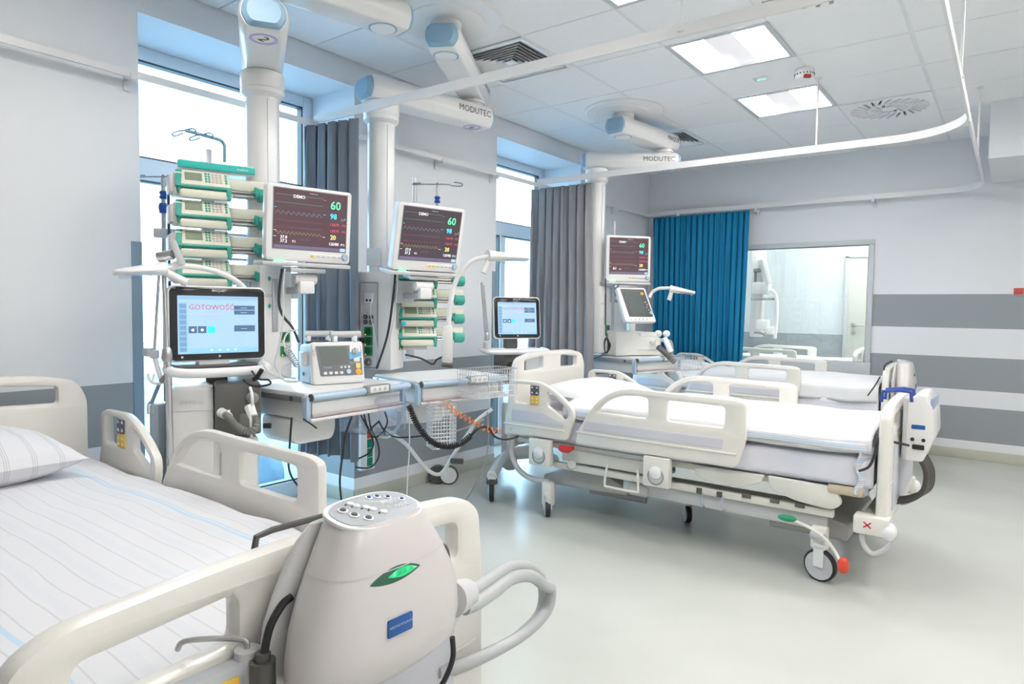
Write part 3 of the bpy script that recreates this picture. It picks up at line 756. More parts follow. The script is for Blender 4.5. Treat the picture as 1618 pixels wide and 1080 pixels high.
# blue striped hem of the middle quilt
def hem(q, seed):
    def fn(u, v):
        x = .45 + 1.62 * u
        return Vector((x, -.486 - .006 * math.sin(14 * x) - .004 * math.sin(v * 3), .655 + .045 * v + .004 * math.sin(9 * x) ))
    o = M().grid(fn, 50, 4).build('hem', hem_m, q, ang=180); s = o.modifiers.new('s', 'SOLIDIFY'); s.thickness = .006
    def fn2(u, v):
        y = -.47 + .22 * u * 1.0
        return Vector((2.03 + .055 * v + .01 * math.sin(12 * u), -.488 + .0 * u + .05 * v, .68 - .23 * u))
    o = M().grid(fn2, 12, 6).build('hem', hem_m, q, ang=180); s = o.modifiers.new('s', 'SOLIDIFY'); s.thickness = .006
hem(q2, 1)
B((1.98, -.45, .465), (.16, .06, .05), .02).build('mattress_end', buff, bed2)
pillow('plump striped pillow on the foreground bed', pillow_m, (.50, .62, .745), .50, .76, .20, 4, 3, 4)
pillow('wide white pillow on the middle bed', linen, (1.19, 3.93, .745), .48, .80, .16, -3, 5, 3)
pillow('white pillow on the farthest bed near the blue curtain', linen, (.86, 6.29, .735), .44, .70, .15, 2, 7, 3)

# ================================================================== CEILING SUPPLY ARMS
def arm(t, p, q, z, wd=.205, ht=.135, number=False, words=(), pn='upper_arm'):
    p = Vector((p[0], p[1], z)); q = Vector((q[0], q[1], z)); d = (q - p); L = d.length; an = math.atan2(d.y, d.x)
    mt = T(*p) @ rotz(an); e = .105
    sec = [(-.47, .25), (-.36, .5), (.36, .5), (.47, .25), (.5, -.12), (.36, -.5), (-.36, -.5), (-.5, -.12)]
    def ring(x, k): 
        o = rnd([(a * wd * k, b_ * ht * k) for a, b_ in sec], .014, 3); return [Vector((x, a, b_)) for a, b_ in o]
    a_ = M().loft([ring(-e, .90), ring(-e + .02, 1.0), ring(L + e - .02, 1.0), ring(L + e, .90)], mt).build(pn, arm_w, t)
    for x0, x1, k in ((-e - .012, -e + .001, -1), (L + e - .001, L + e + .012, 1)):
        xs = [(-e + .001, .885), (-e - .014, .84), (-e - .028, .66)] if k < 0 else [(L + e - .001, .885), (L + e + .014, .84), (L + e + .028, .66)]
        M().loft([ring(x, kk) for x, kk in (reversed(xs) if k < 0 else xs)], mt).build('end_cap', capb, a_)
    # bearing disc below the pivot end
    c = mt @ Vector((0, 0, -ht / 2)); cm = T(*c)
    if number:
        M().plate([circ(.060), circ(.046)], .002, 0, cm @ rotx(PI) @ T(0, 0, .001)).build('ring_mark', lilac, a_)
        M().text('2', .078, cm @ rotx(PI) @ T(0, 0, .0015) @ rotz(-an + number), 'CENTER').build('number', purple, a_)
    else:
        M().cyl(c + Vector((0, 0, .002)), c - Vector((0, 0, .006)), .062, .058, 32).build('bearing_disc', white, a_)
        M().plate([circ(.070), circ(.061)], .003, 0, cm).build('bearing_ring', capb, a_)
    for (txt, size, sd) in words:
        x = L + .06 if pn == 'upper_arm' else .04
        if sd > 0: M().text(txt, size, mt @ T(x - .12 if pn == 'upper_arm' else x + .02, wd * .49 + .002, .006) @ rotz(PI) @ rotx(PI / 2), 'CENTER').build('lettering', purple, a_)
        else: M().text(txt, size, mt @ T(x - .06, -wd * .49 - .002, .006) @ rotx(PI / 2), 'CENTER').build('lettering', purple, a_)
    return a_
def pendant(label, piv, elb, colm, zc=0.0, words1=(), words2=(), num=0.0, head=(.22, .18, .93, 1.50), r=.080, rr=.30):
    t = thing('ceiling_supply_arm', label, 'medical arm', (0, 0, 0), group='ceiling supply arms')
    M().lathe([(rr, .0), (rr, -.012), (rr - .012, -.022), (rr * .72, -.026)], 48, T(piv[0], piv[1], ZC)).build('ceiling_plate', white, t)
    M().lathe([(rr * .71, -.020), (rr * .70, -.034), (.12, -.036)], 48, T(piv[0], piv[1], ZC)).build('cover_ring', white, t)
    z1 = 2.717; z2 = 2.548 - zc
    M().cyl((piv[0], piv[1], ZC - .03), (piv[0], piv[1], z1 + .05), .085, n=32).build('neck', arm_w, t)
    arm(t, piv, elb, z1, words=words1, pn='upper_arm')
    M().cyl((elb[0], elb[1], z1 - .06), (elb[0], elb[1], z2 + .055), .070, n=32).lathe([(.082, -.006), (.082, .006)], 32, T(elb[0], elb[1], (z1 + z2) / 2)).build('elbow_joint', arm_w, t)
    arm(t, elb, colm, z2, number=num, words=words2, pn='lower_arm')
    x, y = colm; zb = z2 - .062
    M().lathe([(r + .012, 0), (r + .024, -.01), (r + .024, -.07), (r + .018, -.085), (r + .024, -.09), (r + .022, -.11), (r + .006, -.125), (r, -.13)], 36, T(x, y, zb)).build('column_collar', arm_w, t)
    c = M().cyl((x, y, head[3] - .02), (x, y, zb - .12), r, n=36).build('column', arm_w, t)
    B((x + r - .002, y - .0, (head[3] + zb) / 2 - .06), (.010, .05, zb - head[3] - .16), .004).build('column_strip', white, c)
    h = B((x, y, (head[2] + head[3]) / 2), (head[0], head[1], head[3] - head[2]), .012).build('service_head', arm_w, t)
    return t, h
c1, c2, c3 = (.40, 1.94), (.427, 2.695), (.56, 4.99)
p1, h1 = pendant('white jointed ceiling arm nearest the camera, its column at the first window', (.917, 2.262), (.80, 1.69), c1, .04, num=.9)
p2, h2 = pendant('white jointed ceiling arm with its column right of the dark grey curtain', (.93, 2.70), (.54, 3.38), c2, .0, words1=(('MAQUET', .05, -1),), words2=(('MODUTEC', .055, 1),), num=.4)
p3, h3 = pendant('white jointed ceiling arm farthest back, with its column behind the taupe curtain', (.93, 4.74), (1.01, 5.33), c3, .0, words1=(('MAQUET', .05, -1),), words2=(('MODUTEC', .055, 1),), num=.4, r=.072)
# service head fittings
def socket(parent, mt, col=green, plug=False):
    s_ = M().plate([rrect(.052, .052, .004)], .008, .001, mt).build('socket', col, parent)
    M().plate([circ(.019)], .002, 0, mt @ T(0, 0, .0045)).build('socket_well', mat('socket_well', (.004, .09, .03), .5), s_)
    M().ell((-.018, -.020, .005), (.003, .003, .002), mt, 8, 6).build('indicator', c_or, s_)
    return s_
for (hx, hy), h, yy in ((c2, h2, .09), (c3, h3, .09), (c1, h1, .09)):
    mt = T(hx - .03, hy - yy - .002, 1.19) @ XZ
    pn_ = M().plate([rrect(.12, .50, .008), rrect(.106, .486, .006)], .006, .001, mt).build('panel_frame', alu, h)
    M().plate([rrect(.106, .486, .006)], .002, 0, mt).build('panel', mat('panel_grey', (.64, .65, .66), .4), h)
    M().plate([rrect(.055, .06, .004, 0, .155)], .006, .001, mt @ T(0, 0, .003)).build('data_outlet', white, h)
    M().plate([circ(.007, -.01, .145)], .002, 0, mt @ T(0, 0, .007)).plate([rrect(.012, .012, .002, .012, .145)], .002, 0, mt @ T(0, 0, .007)).build('data_port', black, h, kind='stuff')
    for dx in (-.018, .018):
        for dz in (.048, .018):
            g = M().cyl((dx, dz, .002), (dx, dz, .010), .0125, n=18, mtx=mt).build('earth_stud', dgrey, h)
            M().cyl((dx, dz, .009), (dx, dz, .014), .005, n=10, mtx=mt).build('stud_pin', steel, g)
    for k in range(3): socket(h, mt @ T(0, -.035 - .058 * k, .004))
    M().lathe([(.024, 0), (.024, .006), (.010, .008), (.006, .016)], 20, mt @ T(0, -.215, .002)).build('gas_outlet', chrome, h)
    mt = T(hx + .1105, hy + .045, 1.12) @ rotz(PI / 2) @ XZ
    for k in range(2): socket(h, mt @ T(0, .02 - .07 * k, .002))
    B((hx + .113, hy - .01, 1.30), (.006, .03, .26), .002).build('side_rail', alu, h)
    M().text('MODUTEC', .022, T(hx + .111, hy - .03, 1.345) @ rotz(PI / 2) @ XZ, 'CENTER').build('lettering', mgrey, h)
h2.matrix_local = T(c2[0], c2[1], 0) @ rotz(.38) @ T(-c2[0], -c2[1], 0)
# plug in the middle green socket of the second column
tag(M().cyl((c2[0] - .03, c2[1] - .098, 1.10), (c2[0] - .03, c2[1] - .135, 1.10), .017).tube([(c2[0] - .03, c2[1] - .13, 1.10), (c2[0] - .05, c2[1] - .18, 1.10), (c2[0] - .10, c2[1] - .20, 1.06), (c2[0] - .13, c2[1] - .19, .98), (c2[0] - .12, c2[1] - .15, .93)], .005, sm=5).build('power_plug', black), 'black mains plug and cord in the middle green socket of the second column', 'plug')
tag(M().plate([rrect(.085, .10, .003)], .0015, 0, T(c2[0] + .03, c2[1] - .083, 1.585) @ rotz(.5) @ XZ).build('safety_notice', mat('notice_paper', (.62, .65, .70), .6)), 'small printed notice stuck on the second column above the sockets', 'notice')
nt_ = M()
for k in range(5): nt_.text(['+-----', 'o--o-', '-+--o', '----', 'o-+'][k], .016, T(c2[0] + .03 + .002, c2[1] - .0845, 1.62 - .017 * k) @ rotz(.5) @ XZ, 'CENTER')

# ================================================================== EQUIPMENT SHELVES
def shelf(label, loc, rz, W=.64, Dp=.44, box=True, side_w=True):
    """front facing -y, origin at the front left top corner"""
    t = thing('equipment_shelf', label, 'shelf', loc, rz, 'equipment shelves on the supply arms')
    M().plate([rnd([(0, .02), (0, Dp), (W, Dp), (W, .02)], .02)], .018, .005, T(0, 0, -.009)).build('shelf_top', white, t)
    B((W / 2, Dp / 2 + .01, -.075), (W - .03, Dp - .06, .105), .008).build('drawer_body', white, t)
    for sx in (0, 1):
        s_ = B((-.004 + sx * (W + .008), Dp / 2 + .01, -.030), (.012, Dp - .03, .028), .003).build('side_rail', alu, t)
        for y in (.10, Dp - .06):
            M().cyl((-.012 + sx * (W + .024), y, -.030), (-.009 + sx * (W + .018), y, -.030), .011, n=18).build('rail_plug', dgrey, s_)
        B((.006 + sx * (W - .012), .012, -.075), (.026, .034, .115), .008).build('corner_post', bluea, t)
    h_ = M().cyl((.012, -.012, -.020), (W * 1.04, -.012, -.020), .0165, n=20).build('front_handle', bluea, t)
    for x in (.012, W * 1.04): M().lathe([(.0175, -.003), (.0175, .003)], 20, T(x, -.012, -.020) @ roty(PI / 2)).build('handle_cap', dgrey, h_)
    B((W * .66, -.016, -.016), (W * .26, .036, .046), .008).build('handle_grip', mgrey, h_)
    B((W * .66, -.0345, -.014), (W * .20, .006, .032), .003).build('key_strip', white, h_)
    for k in (-1, 0, 1): M().cyl((W * .66 + k * .034, -.037, -.014), (W * .66 + k * .034, -.041, -.014), .008, n=14).build('brake_key', lgrey, h_)
    d_ = B((W / 2, .008, -.073), (W - .06, .012, .055), .003).build('drawer', white, t)
    B((W / 2, .000, -.105), (W - .05, .022, .016), .005).build('grip_channel', mat('pinkish_grey', (.50, .45, .46), .35), d_)
    B((W / 2, -.003, -.124), (W - .02, .026, .016), .006).build('lower_lip', mat('pinkish_white', (.72, .68, .69), .35), d_)
    if box:
        M().plate([rnd([(.0, 0), (.0, -.10), (.04, -.135, .03), (.25, -.135, .05), (.27, -.09), (.27, 0)], .03)], .22, .01, T(.02, Dp / 2 + .03, -.128) @ XZ).build('control_housing', arm_w, t)
    return t
s1 = shelf('white equipment shelf carrying the defibrillator', (.905, 1.83, .905), 92, .62, .46)
s2 = shelf('white equipment shelf with an empty top, between curtain and middle bed', (.900, 2.535, .905), 79, .60, .46)
s3 = shelf('white equipment shelf carrying the old ventilator beside the blue curtain', (.985, 4.93, .905), 77, .62, .56, box=False)

# ================================================================== PATIENT MONITORS
def wave(m, kind, x0, x1, y, amp, n, F, th=.0012):
    P = []
    N = n * 10
    for k in range(N + 1):
        u = k / N; x = x0 + (x1 - x0) * u; ph = (u * n) % 1
        if kind == 'pleth': v = (ph / .25 if ph < .25 else (1 - (ph - .25) / .75) ** 1.3)
        elif kind == 'sine': v = .5 + .5 * math.sin(2 * PI * ph)
        elif kind == 'ecg': v = .1 + (.9 if .3 < ph < .4 else 0) + (.2 if .6 < ph < .75 else 0)
        else: v = 0
        P.append((x, y + v * amp))
    for a, b_ in zip(P[:-1], P[1:]):
        a = Vector(a); b_ = Vector(b_); d = (b_ - a); nn = Vector((-d.y, d.x)).normalized() * th / 2
        m.add([(*(a - nn), .0006), (*(b_ - nn), .0006), (*(b_ + nn), .0006), (*(a + nn), .0006)], [(0, 1, 2, 3)], F)
    return m
def monitor(label, loc, rz, tilt, w_, h_, scr, var=0, tray=True):
    t = thing('patient_monitor', label, 'monitor', loc, rz, 'patient monitors')
    F = rotx(math.radians(tilt)) @ XZ
    body = M().plate([rrect(w_, h_, .018)], .055, .010, F @ T(0, 0, -.0275)).build('casing', arm_w, t)
    M().plate([rrect(w_ * .8, h_ * .8, .03)], .05, .012, F @ T(0, 0, -.078)).build('back_housing', arm_w, body)
    sw, sh = w_ * .86, h_ * .78; cx, cy = .002, h_ * .055
    M().plate([rrect(sw + .008, sh + .008, .003, cx, cy)], .0015, 0, F @ T(0, 0, .0003)).build('screen_border', mgrey, t)
    s_ = M().plate([rrect(sw, sh, .002, cx, cy)], .002, 0, F @ T(0, 0, .001)).build('screen', scr, t)
    G = F @ T(cx - sw / 2, cy - sh / 2, .0018)
    U = lambda u, v, z=0: G @ T(u * sw, v * sh, z)
    def txt(nm, st, u, v, size, m_, al='LEFT', b_=.0): M().text(st, size * sh, U(u, v), al, bold=b_).build(nm, m_, s_, flat=True)
    txt('lettering', 'DEMO', .33, .885, .075, c_wht, 'CENTER', .004)
    txt('lettering', '------ --', .47, .965, .05, c_wht)
    big = var != 2
    txt('heart_rate', '60', .76, .80, .20 if big else .16, c_green, b_=.01)
    txt('saturation', '98', .76, .61, .13, c_cyan, b_=.008)
    txt('saturation_unit', 'JuP', .92, .575, .075, c_lc)
    txt('pressure', '120/75', .76, .47, .065, c_red); txt('pressure', '120/75', .76, .36, .065, c_red)
    txt('pressure_mean', '(93)', .93, .47, .05, c_red); txt('pressure_mean', '(93)', .93, .36, .05, c_red)
    txt('breathing_rate', '20', .77, .245, .11, c_yel, b_=.006)
    txt('pressure', '120/80', .75, .13, .07, c_wht, b_=.004); txt('pressure_mean', '(91)', .92, .13, .05, c_wht)
    if big: txt('temperature', '37.0', .09, .19, .072, c_wht, b_=.006); txt('temperature', '37.2', .09, .125, .072, c_wht, b_=.006)
    else: txt('temperature', '61', .09, .15, .11, c_wht, b_=.006)
    txt('label_text', '8.2', .25, .13, .05, c_wht); txt('label_text', '-- --  I  --', .36, .17, .05, c_lc)
    wave(M(), 'line', .02 * sw, .66 * sw, .90 * sh, 0, 4, G).build('trace', c_dg, s_, flat=True)
    wave(M(), 'line', .02 * sw, .66 * sw, .77 * sh, 0, 4, G).build('trace', c_dg, s_, flat=True)
    wave(M(), 'pleth', .03 * sw, .65 * sw, .575 * sh, .06 * sh, 9, G, .0014).build('trace', c_lc, s_, flat=True)
    wave(M(), 'ecg', .02 * sw, .66 * sw, .47 * sh, .012 * sh, 9, G, .001).build('trace', c_dr, s_, flat=True)
    wave(M(), 'ecg', .02 * sw, .66 * sw, .36 * sh, .012 * sh, 9, G, .001).build('trace', c_dr, s_, flat=True)
    wave(M(), 'sine', .03 * sw, .65 * sw, .245 * sh, .045 * sh, 12, G, .0014).build('trace', c_dy, s_, flat=True)
    for u, v, m_ in ((.0, .68, c_cyan), (.66, .63, c_cyan), (.0, .30, c_yel), (.66, .24, c_wht), (.0, .20, c_wht), (.66, .88, c_lc)):
        B((0, 0, 0), (.035 * sw, .006 * sh, .0006), 0, U(u + .02, v, .0006)).build('scale_mark', m_, s_, flat=True)
    B((0, 0, 0), (.985 * sw, .055 * sh, .0006), 0, U(.5, .032, .0003)).build('menu_bar', mat('menu_bar', (.10, .08, .15), .3, emit=.8), s_, flat=True)
    for k in range(9): M().text('- --', .04 * sh, U(.06 + .105 * k, .03, .0007), 'CENTER').build('menu_text', c_lc, s_, flat=True)
    B((0, 0, 0), (.075 * sw, .06 * sh, .0006), 0, U(.955, .035, .0008)).build('menu_icon', em('icon_blue', (.25, .45, .65), .8), s_, flat=True)
    # keys
    y = -h_ / 2 + h_ * .085
    if var != 2: M().plate([rrect(w_ * .42, h_ * .07, .004, w_ * .20, y)], .002, .0005, F @ T(0, 0, .001)).build('key_strip', mat('key_strip_white', (.80, .79, .78), .4), t)
    for k in range(6):
        M().plate([rrect(w_ * .05, h_ * .026, .003, w_ * (.035 + .066 * k), y)], .004, .001, F @ T(0, 0, .002)).build('key', yellow if k < (2 if var else 1) else lgrey, t)
    kn = M().lathe([(.018, 0), (.018, .010), (.014, .016)], 24, F @ T(w_ * .425, y + .004, 0)).build('rotary_knob', mat('knob_blue_grey', (.42, .52, .62), .3), t)
    B((-w_ * .36, -.008, -h_ / 2 - .002), (.05, .012, .008), .003, rotx(math.radians(tilt))).build('power_lamp', em('power_green', (.25, .85, .45), .9), t)
    # tray, tilt head and bracket
    R_ = rotx(math.radians(tilt))
    tr = B((-.01, .045, -h_ / 2 - .014), (w_ * 1.04, .12, .020), .006, R_).build('tray', lgrey, t)
    B((0, .06, -h_ / 2 - .040), (w_ * .42, .11, .024), .005, R_).build('slide_plate', steel, t)
    M().cyl((-.055, .07, -h_ / 2 - .078), (.055, .07, -h_ / 2 - .078), .026, n=20).box((0, .07, -h_ / 2 - .12), (.075, .07, .06), .006).build('tilt_head', arm_w, t)
    B((-.01, .16, -h_ / 2 - .135), (.06, .20, .035), .006).build('bracket_arm', lgrey, t)
    B((-.02, .245, -h_ / 2 - .11), (.11, .05, .13), .006).build('clamp', lgrey, t)
    return t
m1 = monitor('large patient monitor reading 60 above the defibrillator', (.711, 1.993, 1.685), 78, 4.5, .427, .355, scr_m)
m2 = monitor('tilted patient monitor over the empty shelf in front of the second pump stack', (.813, 2.709, 1.679), 77, 12.3, .439, .368, scr_g, 1)
m3 = monitor('distant patient monitor in front of the blue curtain', (.834, 5.073, 1.726), 50, 0, .401, .385, scr_m, 2)

# ================================================================== INFUSION PUMPS
def pump():
    t = thing('syringe_pump', 'pump', 'pump')
    body = B((-.095, .05, .0), (.225, .12, .105), .010).build('casing', pcream, t)
    B((-.2, .07, .0), (.05, .12, .085), .010).build('side_housing', mat('pump_side_grey', (.66, .62, .62), .4), t)
    F = T(-.085, -.012, .020) @ rotx(math.radians(-28)) @ XZ
    fr = M().plate([rnd([(-.115, .045), (.110, .045), (.118, -.045), (-.120, -.045)], .008)], .018, .004, F).build('teal_frame', teal, t)
    M().plate([rnd([(-.088, .042), (.107, .042), (.114, -.036), (-.096, -.036)], .004)], .003, .001, F @ T(0, 0, .010)).build('face', pcream, fr)
    M().plate([rrect(.072, .042, .002, -.043, .008)], .002, 0, F @ T(0, 0, .013)).build('display', lcdm, fr)
    M().text('medima', .013, F @ T(-.043, .008, .0145), 'CENTER').build('display_text', mgrey, fr)
    k1 = M(); k2 = M()
    for i in range(2):
        for j in range(4): k1.plate([rrect(.010, .009, .002, .010 + .013 * i, .030 - .014 * j)], .003, .0005, F @ T(0, 0, .0125))
    for j in range(4): k1.plate([rrect(.010, .009, .002, .096, .030 - .014 * j)], .003, .0005, F @ T(0, 0, .0125))
    for i in range(3):
        for j in range(4): k2.plate([rrect(.012, .009, .002, .040 + .016 * i, .030 - .014 * j)], .003, .0005, F @ T(0, 0, .0125))
    k1.build('teal_keys', teal, fr, kind='stuff'); k2.build('grey_keys', mat('key_grey_pink', (.55, .48, .48), .4), fr, kind='stuff')
    B((-.075, -.015, -.045), (.225, .05, .040), .012).build('syringe_cradle', pcream, t)
    M().ell((-.188, -.012, -.022), (.010, .018, .026)).build('side_lever', teal, t)
    c = M().box((.020, -.034, -.030), (.022, .024, .034), .004).box((.020, -.040, -.055), (.014, .014, .03), .003).build('syringe_clamp', teal, t)
    B((.115, .055, .020), (.19, .09, .052), .008).build('driver_housing', pcream, t)
    B((.115, .06, -.018), (.19, .04, .035), .004).build('driver_bed', mat('taupe_plastic', (.45, .40, .36), .4), t)
    for z in (-.012, -.028): M().cyl((.03, .012, z), (.165, .012, z), .0045, n=10).build('guide_rod', chrome, t)
    hd = M().lathe([(.034, 0), (.034, .045), (.028, .055)], 28, T(.162, .030, -.016) @ roty(PI / 2)).build('plunger_head', teal, t)
    M().box((.150, -.004, -.010), (.018, .030, .045), .006).box((.150, .03, .012), (.016, .05, .012), .004).cyl((.150, .0, -.012), (.134, -.0, -.012), .012, n=14).build('plunger_grip', teal, t)
    M().ell((.146, -.008, -.012), (.006, .010, .010)).build('release_button', pcream, t)
    return t
PUMP = pump()
words = ['topmost', 'second', 'third', 'fourth', 'lowest']
u1 = at(352, 312, 3.12)
for k in range(5):
    p = PUMP if k == 0 else copy_tree(PUMP)
    q = at(352, 296, 3.12); q = Vector((q.x, q.y, q.z - .134 * k)); p.location = q; p.rotation_euler = (0, 0, math.radians(70))
    tag(p, 'teal and cream syringe pump, %s of the near stack by the first window' % words[k], 'pump', 'syringe pumps')
q0 = at(681, 438, 4.02)
for k in range(4):
    p = copy_tree(PUMP); p.location = Vector((q0.x, q0.y, q0.z - .116 * k)); p.rotation_euler = (0, 0, math.radians(58))
    tag(p, 'teal and cream syringe pump, %s of the stack under the tilted monitor' % ['topmost', 'second', 'third', 'lowest'][k], 'pump', 'syringe pumps')
# rack with its cap and iv hooks
def hooks(m, c, n, r, up=.02, rot=0, rr=.0038):
    for k in range(n):
        a = rot + 2 * PI * k / n; u = Vector((math.cos(a), math.sin(a), 0)); v = Vector((-math.sin(a), math.cos(a), 0)); c = Vector(c)
        m.tube([c, c + u * r * .45, c + u * r * .62 + v * .018 + Vector((0, 0, -.004)), c + u * r + v * .012 + Vector((0, 0, -.006)), c + u * r * 1.04 - v * .01 + Vector((0, 0, .004)), c + u * r * .72 - v * .018 + Vector((0, 0, .010))], rr, n=6, sm=5)
    return m
pb = at(335, 290, 3.22)
t = thing('pump_rack', 'steel pump rack with a teal topped communication unit, at the first window', 'rack', (pb.x, pb.y, 0), 70)
B((-.02, .035, 1.62), (.05, .03, .86), .004).build('post', alu, t)
B((-.19, .0, 1.54), (.012, .03, .72), .003).build('side_post', mat('dark_blue_rail', (.03, .12, .28), .4), t)
for k in range(5): B((.04, .04, 1.89 - .1215 * k), (.42, .02, .012), .002).build('slide_rail', steel, t)
zt = at(350, 268, 3.2).z
tp = M().plate([rnd([(-.16, -.06), (-.15, .05, .04), (.0, .075, .04), (.17, .05, .03), (.18, -.07, .02), (.0, -.05)], .02)], .05, .012, T(0, -.02, zt)).build('top_unit', white, t)
M().plate([rnd([(-.16, -.020), (.178, -.020), (.178, .012), (-.16, .012)], .006)], .012, .002, T(0, -.09, zt + .004) @ XZ).build('teal_band', teal2, tp)
M().text('medima', .016, T(.12, -.098, zt + .0) @ XZ, 'CENTER').build('lettering', white, tp)
ph = at(355, 252, 3.2); 
m = M(); top = at(355, 225, 3.2)
m.tube([at(355, 256, 3.2), at(355, 238, 3.2), at(354, 228, 3.2), at(347, 221, 3.19), at(330, 216, 3.17), at(312, 211, 3.15), at(293, 206, 3.13)], .008, sm=4)
for px_, py_, dd in ((293, 206, 3.13), (320, 213, 3.15)):
    a = at(px_, py_, dd); m.tube([a, a + Vector((-.02, -.02, -.004)), a + Vector((-.035, -.045, -.02)), a + Vector((-.02, -.04, -.032)), a + Vector((0, -.01, -.014))], .0036, n=6, sm=5)
    m.tube([a, a + Vector((.02, .02, .010)), a + Vector((.03, .035, .002)), a + Vector((.02, .02, -.01)), a], .0036, n=6, sm=5)
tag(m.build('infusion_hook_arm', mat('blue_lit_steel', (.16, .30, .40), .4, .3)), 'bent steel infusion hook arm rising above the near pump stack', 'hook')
pb = q0
t = thing('pump_rack', 'grey pump rack behind the second column under the tilted monitor', 'rack', (pb.x, pb.y, 0), 58)
B((-.10, .125, 1.28), (.05, .03, .60), .004).build('post', alu, t)
for k in range(4):
    B((-.19, .08, q0.z - .02 - .116 * k), (.09, .06, .07), .006).build('side_bracket', lgrey, t)
B((-.10, .05, q0.z - .42), (.16, .10, .035), .006).build('foot_bracket', lgrey, t)
for px_, py_ in ((638, 453), (638, 511)):
    a = at(px_, py_, 3.9); tag(M().lathe([(.012, 0), (.014, .006), (.010, .014), (0.004, .018)], 14, T(*a) @ rotz(.9) @ rotx(PI / 2)).build('cyan_handwheel', mat('cyan_knob', (.02, .55, .75), .35)), 'cyan clamp knob beside the second pump stack, %s of two' % ('upper' if py_ < 480 else 'lower'), 'knob')

# ================================================================== IV POLES
def iv_pole(label, base, z0, z1, r=.010, hk=True, stand=False, rot=.4, clip=bluek):
    t = thing('infusion_pole', label, 'pole', base)
    M().cyl((0, 0, z0), (0, 0, z1), r, n=16).build('pole', steel, t)
    if hk:
        hooks(M(), (0, 0, z1 + .01), 2, .14, rot=rot).cyl((0, 0, z1 - .03), (0, 0, z1 + .02), .006, n=10).build('hook_cross', mat('dark_steel_wire', (.25, .26, .28), .35, .6), t)
        M().lathe([(r + .004, 0), (r + .010, .008), (r + .003, .02), (r + .010, .032), (r + .004, .04)], 16, T(0, 0, z1 - .10)).build('height_clamp', clip, t)
        if stand: M().lathe([(r + .008, 0), (r + .013, .03), (r + .008, .05)], 16, T(0, 0, z1 - .17)).build('height_clamp', clip, t)
    return t
b_ = at(258, 300, 3.3); iv_pole('chrome infusion pole with blue clamps in front of the first window', (b_.x, b_.y, 0), .05, b_.z + .055, .011, stand=True, rot=.62)
tag(B((0, 0, 0), (.14, .05, .045), .006, T(*at(268, 369, 3.28)) @ rotz(1.1)).build('pole_clamp', lgrey), 'grey clamp arm joining the infusion pole to the near pump rack', 'clamp')
b_ = at(691, 318, 3.95); iv_pole('chrome infusion pole with a blue clamp behind the tilted monitor', (b_.x, b_.y, 0), 1.56, b_.z + .09, .009, rot=.64)
b_ = at(655, 300, 4.0); iv_pole('plain chrome rod standing left of the hooks behind the tilted monitor', (b_.x, b_.y, 0), 1.56, b_.z + .075, .013, hk=False)
b_ = at(971, 360, 5.6); iv_pole('plain chrome rod behind the distant monitor', (b_.x, b_.y, 0), 1.1, b_.z + .055, .013, hk=False)

# ================================================================== VENTILATORS
def vent_screen(t, F, w_, h_, scale=1):
    b0 = M().plate([rrect(w_, h_, .03)], .028, .008, F @ T(0, 0, -.016)).build('screen_shell', white, t)
    M().plate([rrect(w_ - .014, h_ - .014, .025)], .006, .002, F @ T(0, 0, -.002)).build('screen_glass', blackg, b0)
    sw, sh = w_ * .82, h_ * .76
    s_ = M().plate([rrect(sw, sh, .002, .0, -.004)], .001, 0, F @ T(0, 0, .0015)).build('screen', scr_b, t)
    G = F @ T(-sw / 2, -.004 - sh / 2, .0022)
    def U(u, v, z=0): return G @ T(u * sw, v * sh, z)
    def bar(nm, u, v, a, c, m_, z=.0004): B((0, 0, 0), (a * sw, c * sh, .0005), 0, U(u, v, z)).build(nm, m_, s_, flat=True)
    M().text('MAQUET', h_ * .045, F @ T(0, h_ / 2 - h_ * .062, .0014), 'CENTER', bold=.01).build('lettering', mat('logo_grey', (.60, .60, .60), .4), b0, flat=True)
    bar('side_menu', .06, .48, .10, .80, c_mid)
    bar('header_bar', .5, .965, .99, .06, c_mid); bar('footer_bar', .5, .05, .99, .09, em('footer_blue', (.22, .45, .66), .7))
    for k in range(9): bar('menu_key', .06, .82 - .093 * k, .080, .072, em('menu_key_blue', (.13, .28, .44), .65), .0009)
    M().text('GOTOWOŚĆ', sh * .125, U(.13, .80, .0006), 'LEFT').build('title', c_pink, s_, flat=True)
    M().text('ROZPOCZNIJ LUB WYBIERZ PACJENTA', sh * .038, U(.13, .69, .0006), 'LEFT').build('subtitle', em('faint_red', (.62, .35, .42), .7), s_, flat=True)
    for k in range(3): bar('mode_tile', .175 + .112 * k, .415, .10, .12, c_navy if k < 2 else em('tile_cyan', (.03, .62, .78), .8), .0006)
    for k in range(2):
        M().plate([circ(.017 * sw, 0, 0, 16)], .0005, 0, U(.175 + .112 * k, .41, .0012)).build('tile_icon', c_wht, s_, flat=True)
    for v in (.80, .715, .43): 
        bar('option_tile', .82, v, .27, .075 if v > .5 else .11, c_navy, .0006)
        M().text('-------', sh * .05, U(.77, v, .001), 'LEFT').build('option_text', c_wht, s_, flat=True)
    M().text('. - - - - - - - -', sh * .05, U(.38, .15, .0006), 'LEFT').build('footer_text', c_mid, s_, flat=True)
    for k in range(4): bar('footer_key', .40 + .1 * k, .055, .03, .035, em('footer_key', (.5, .7, .85), .7), .0008)
    M().plate([circ(.005, -w_ * .37, -h_ / 2 + .022, 12)], .0006, 0, F @ T(0, 0, .0014)).plate([circ(.005, .0, -h_ / 2 + .022, 12)], .0006, 0, F @ T(0, 0, .0014)).build('touch_mark', lgrey, b0, kind='stuff')
    return s_
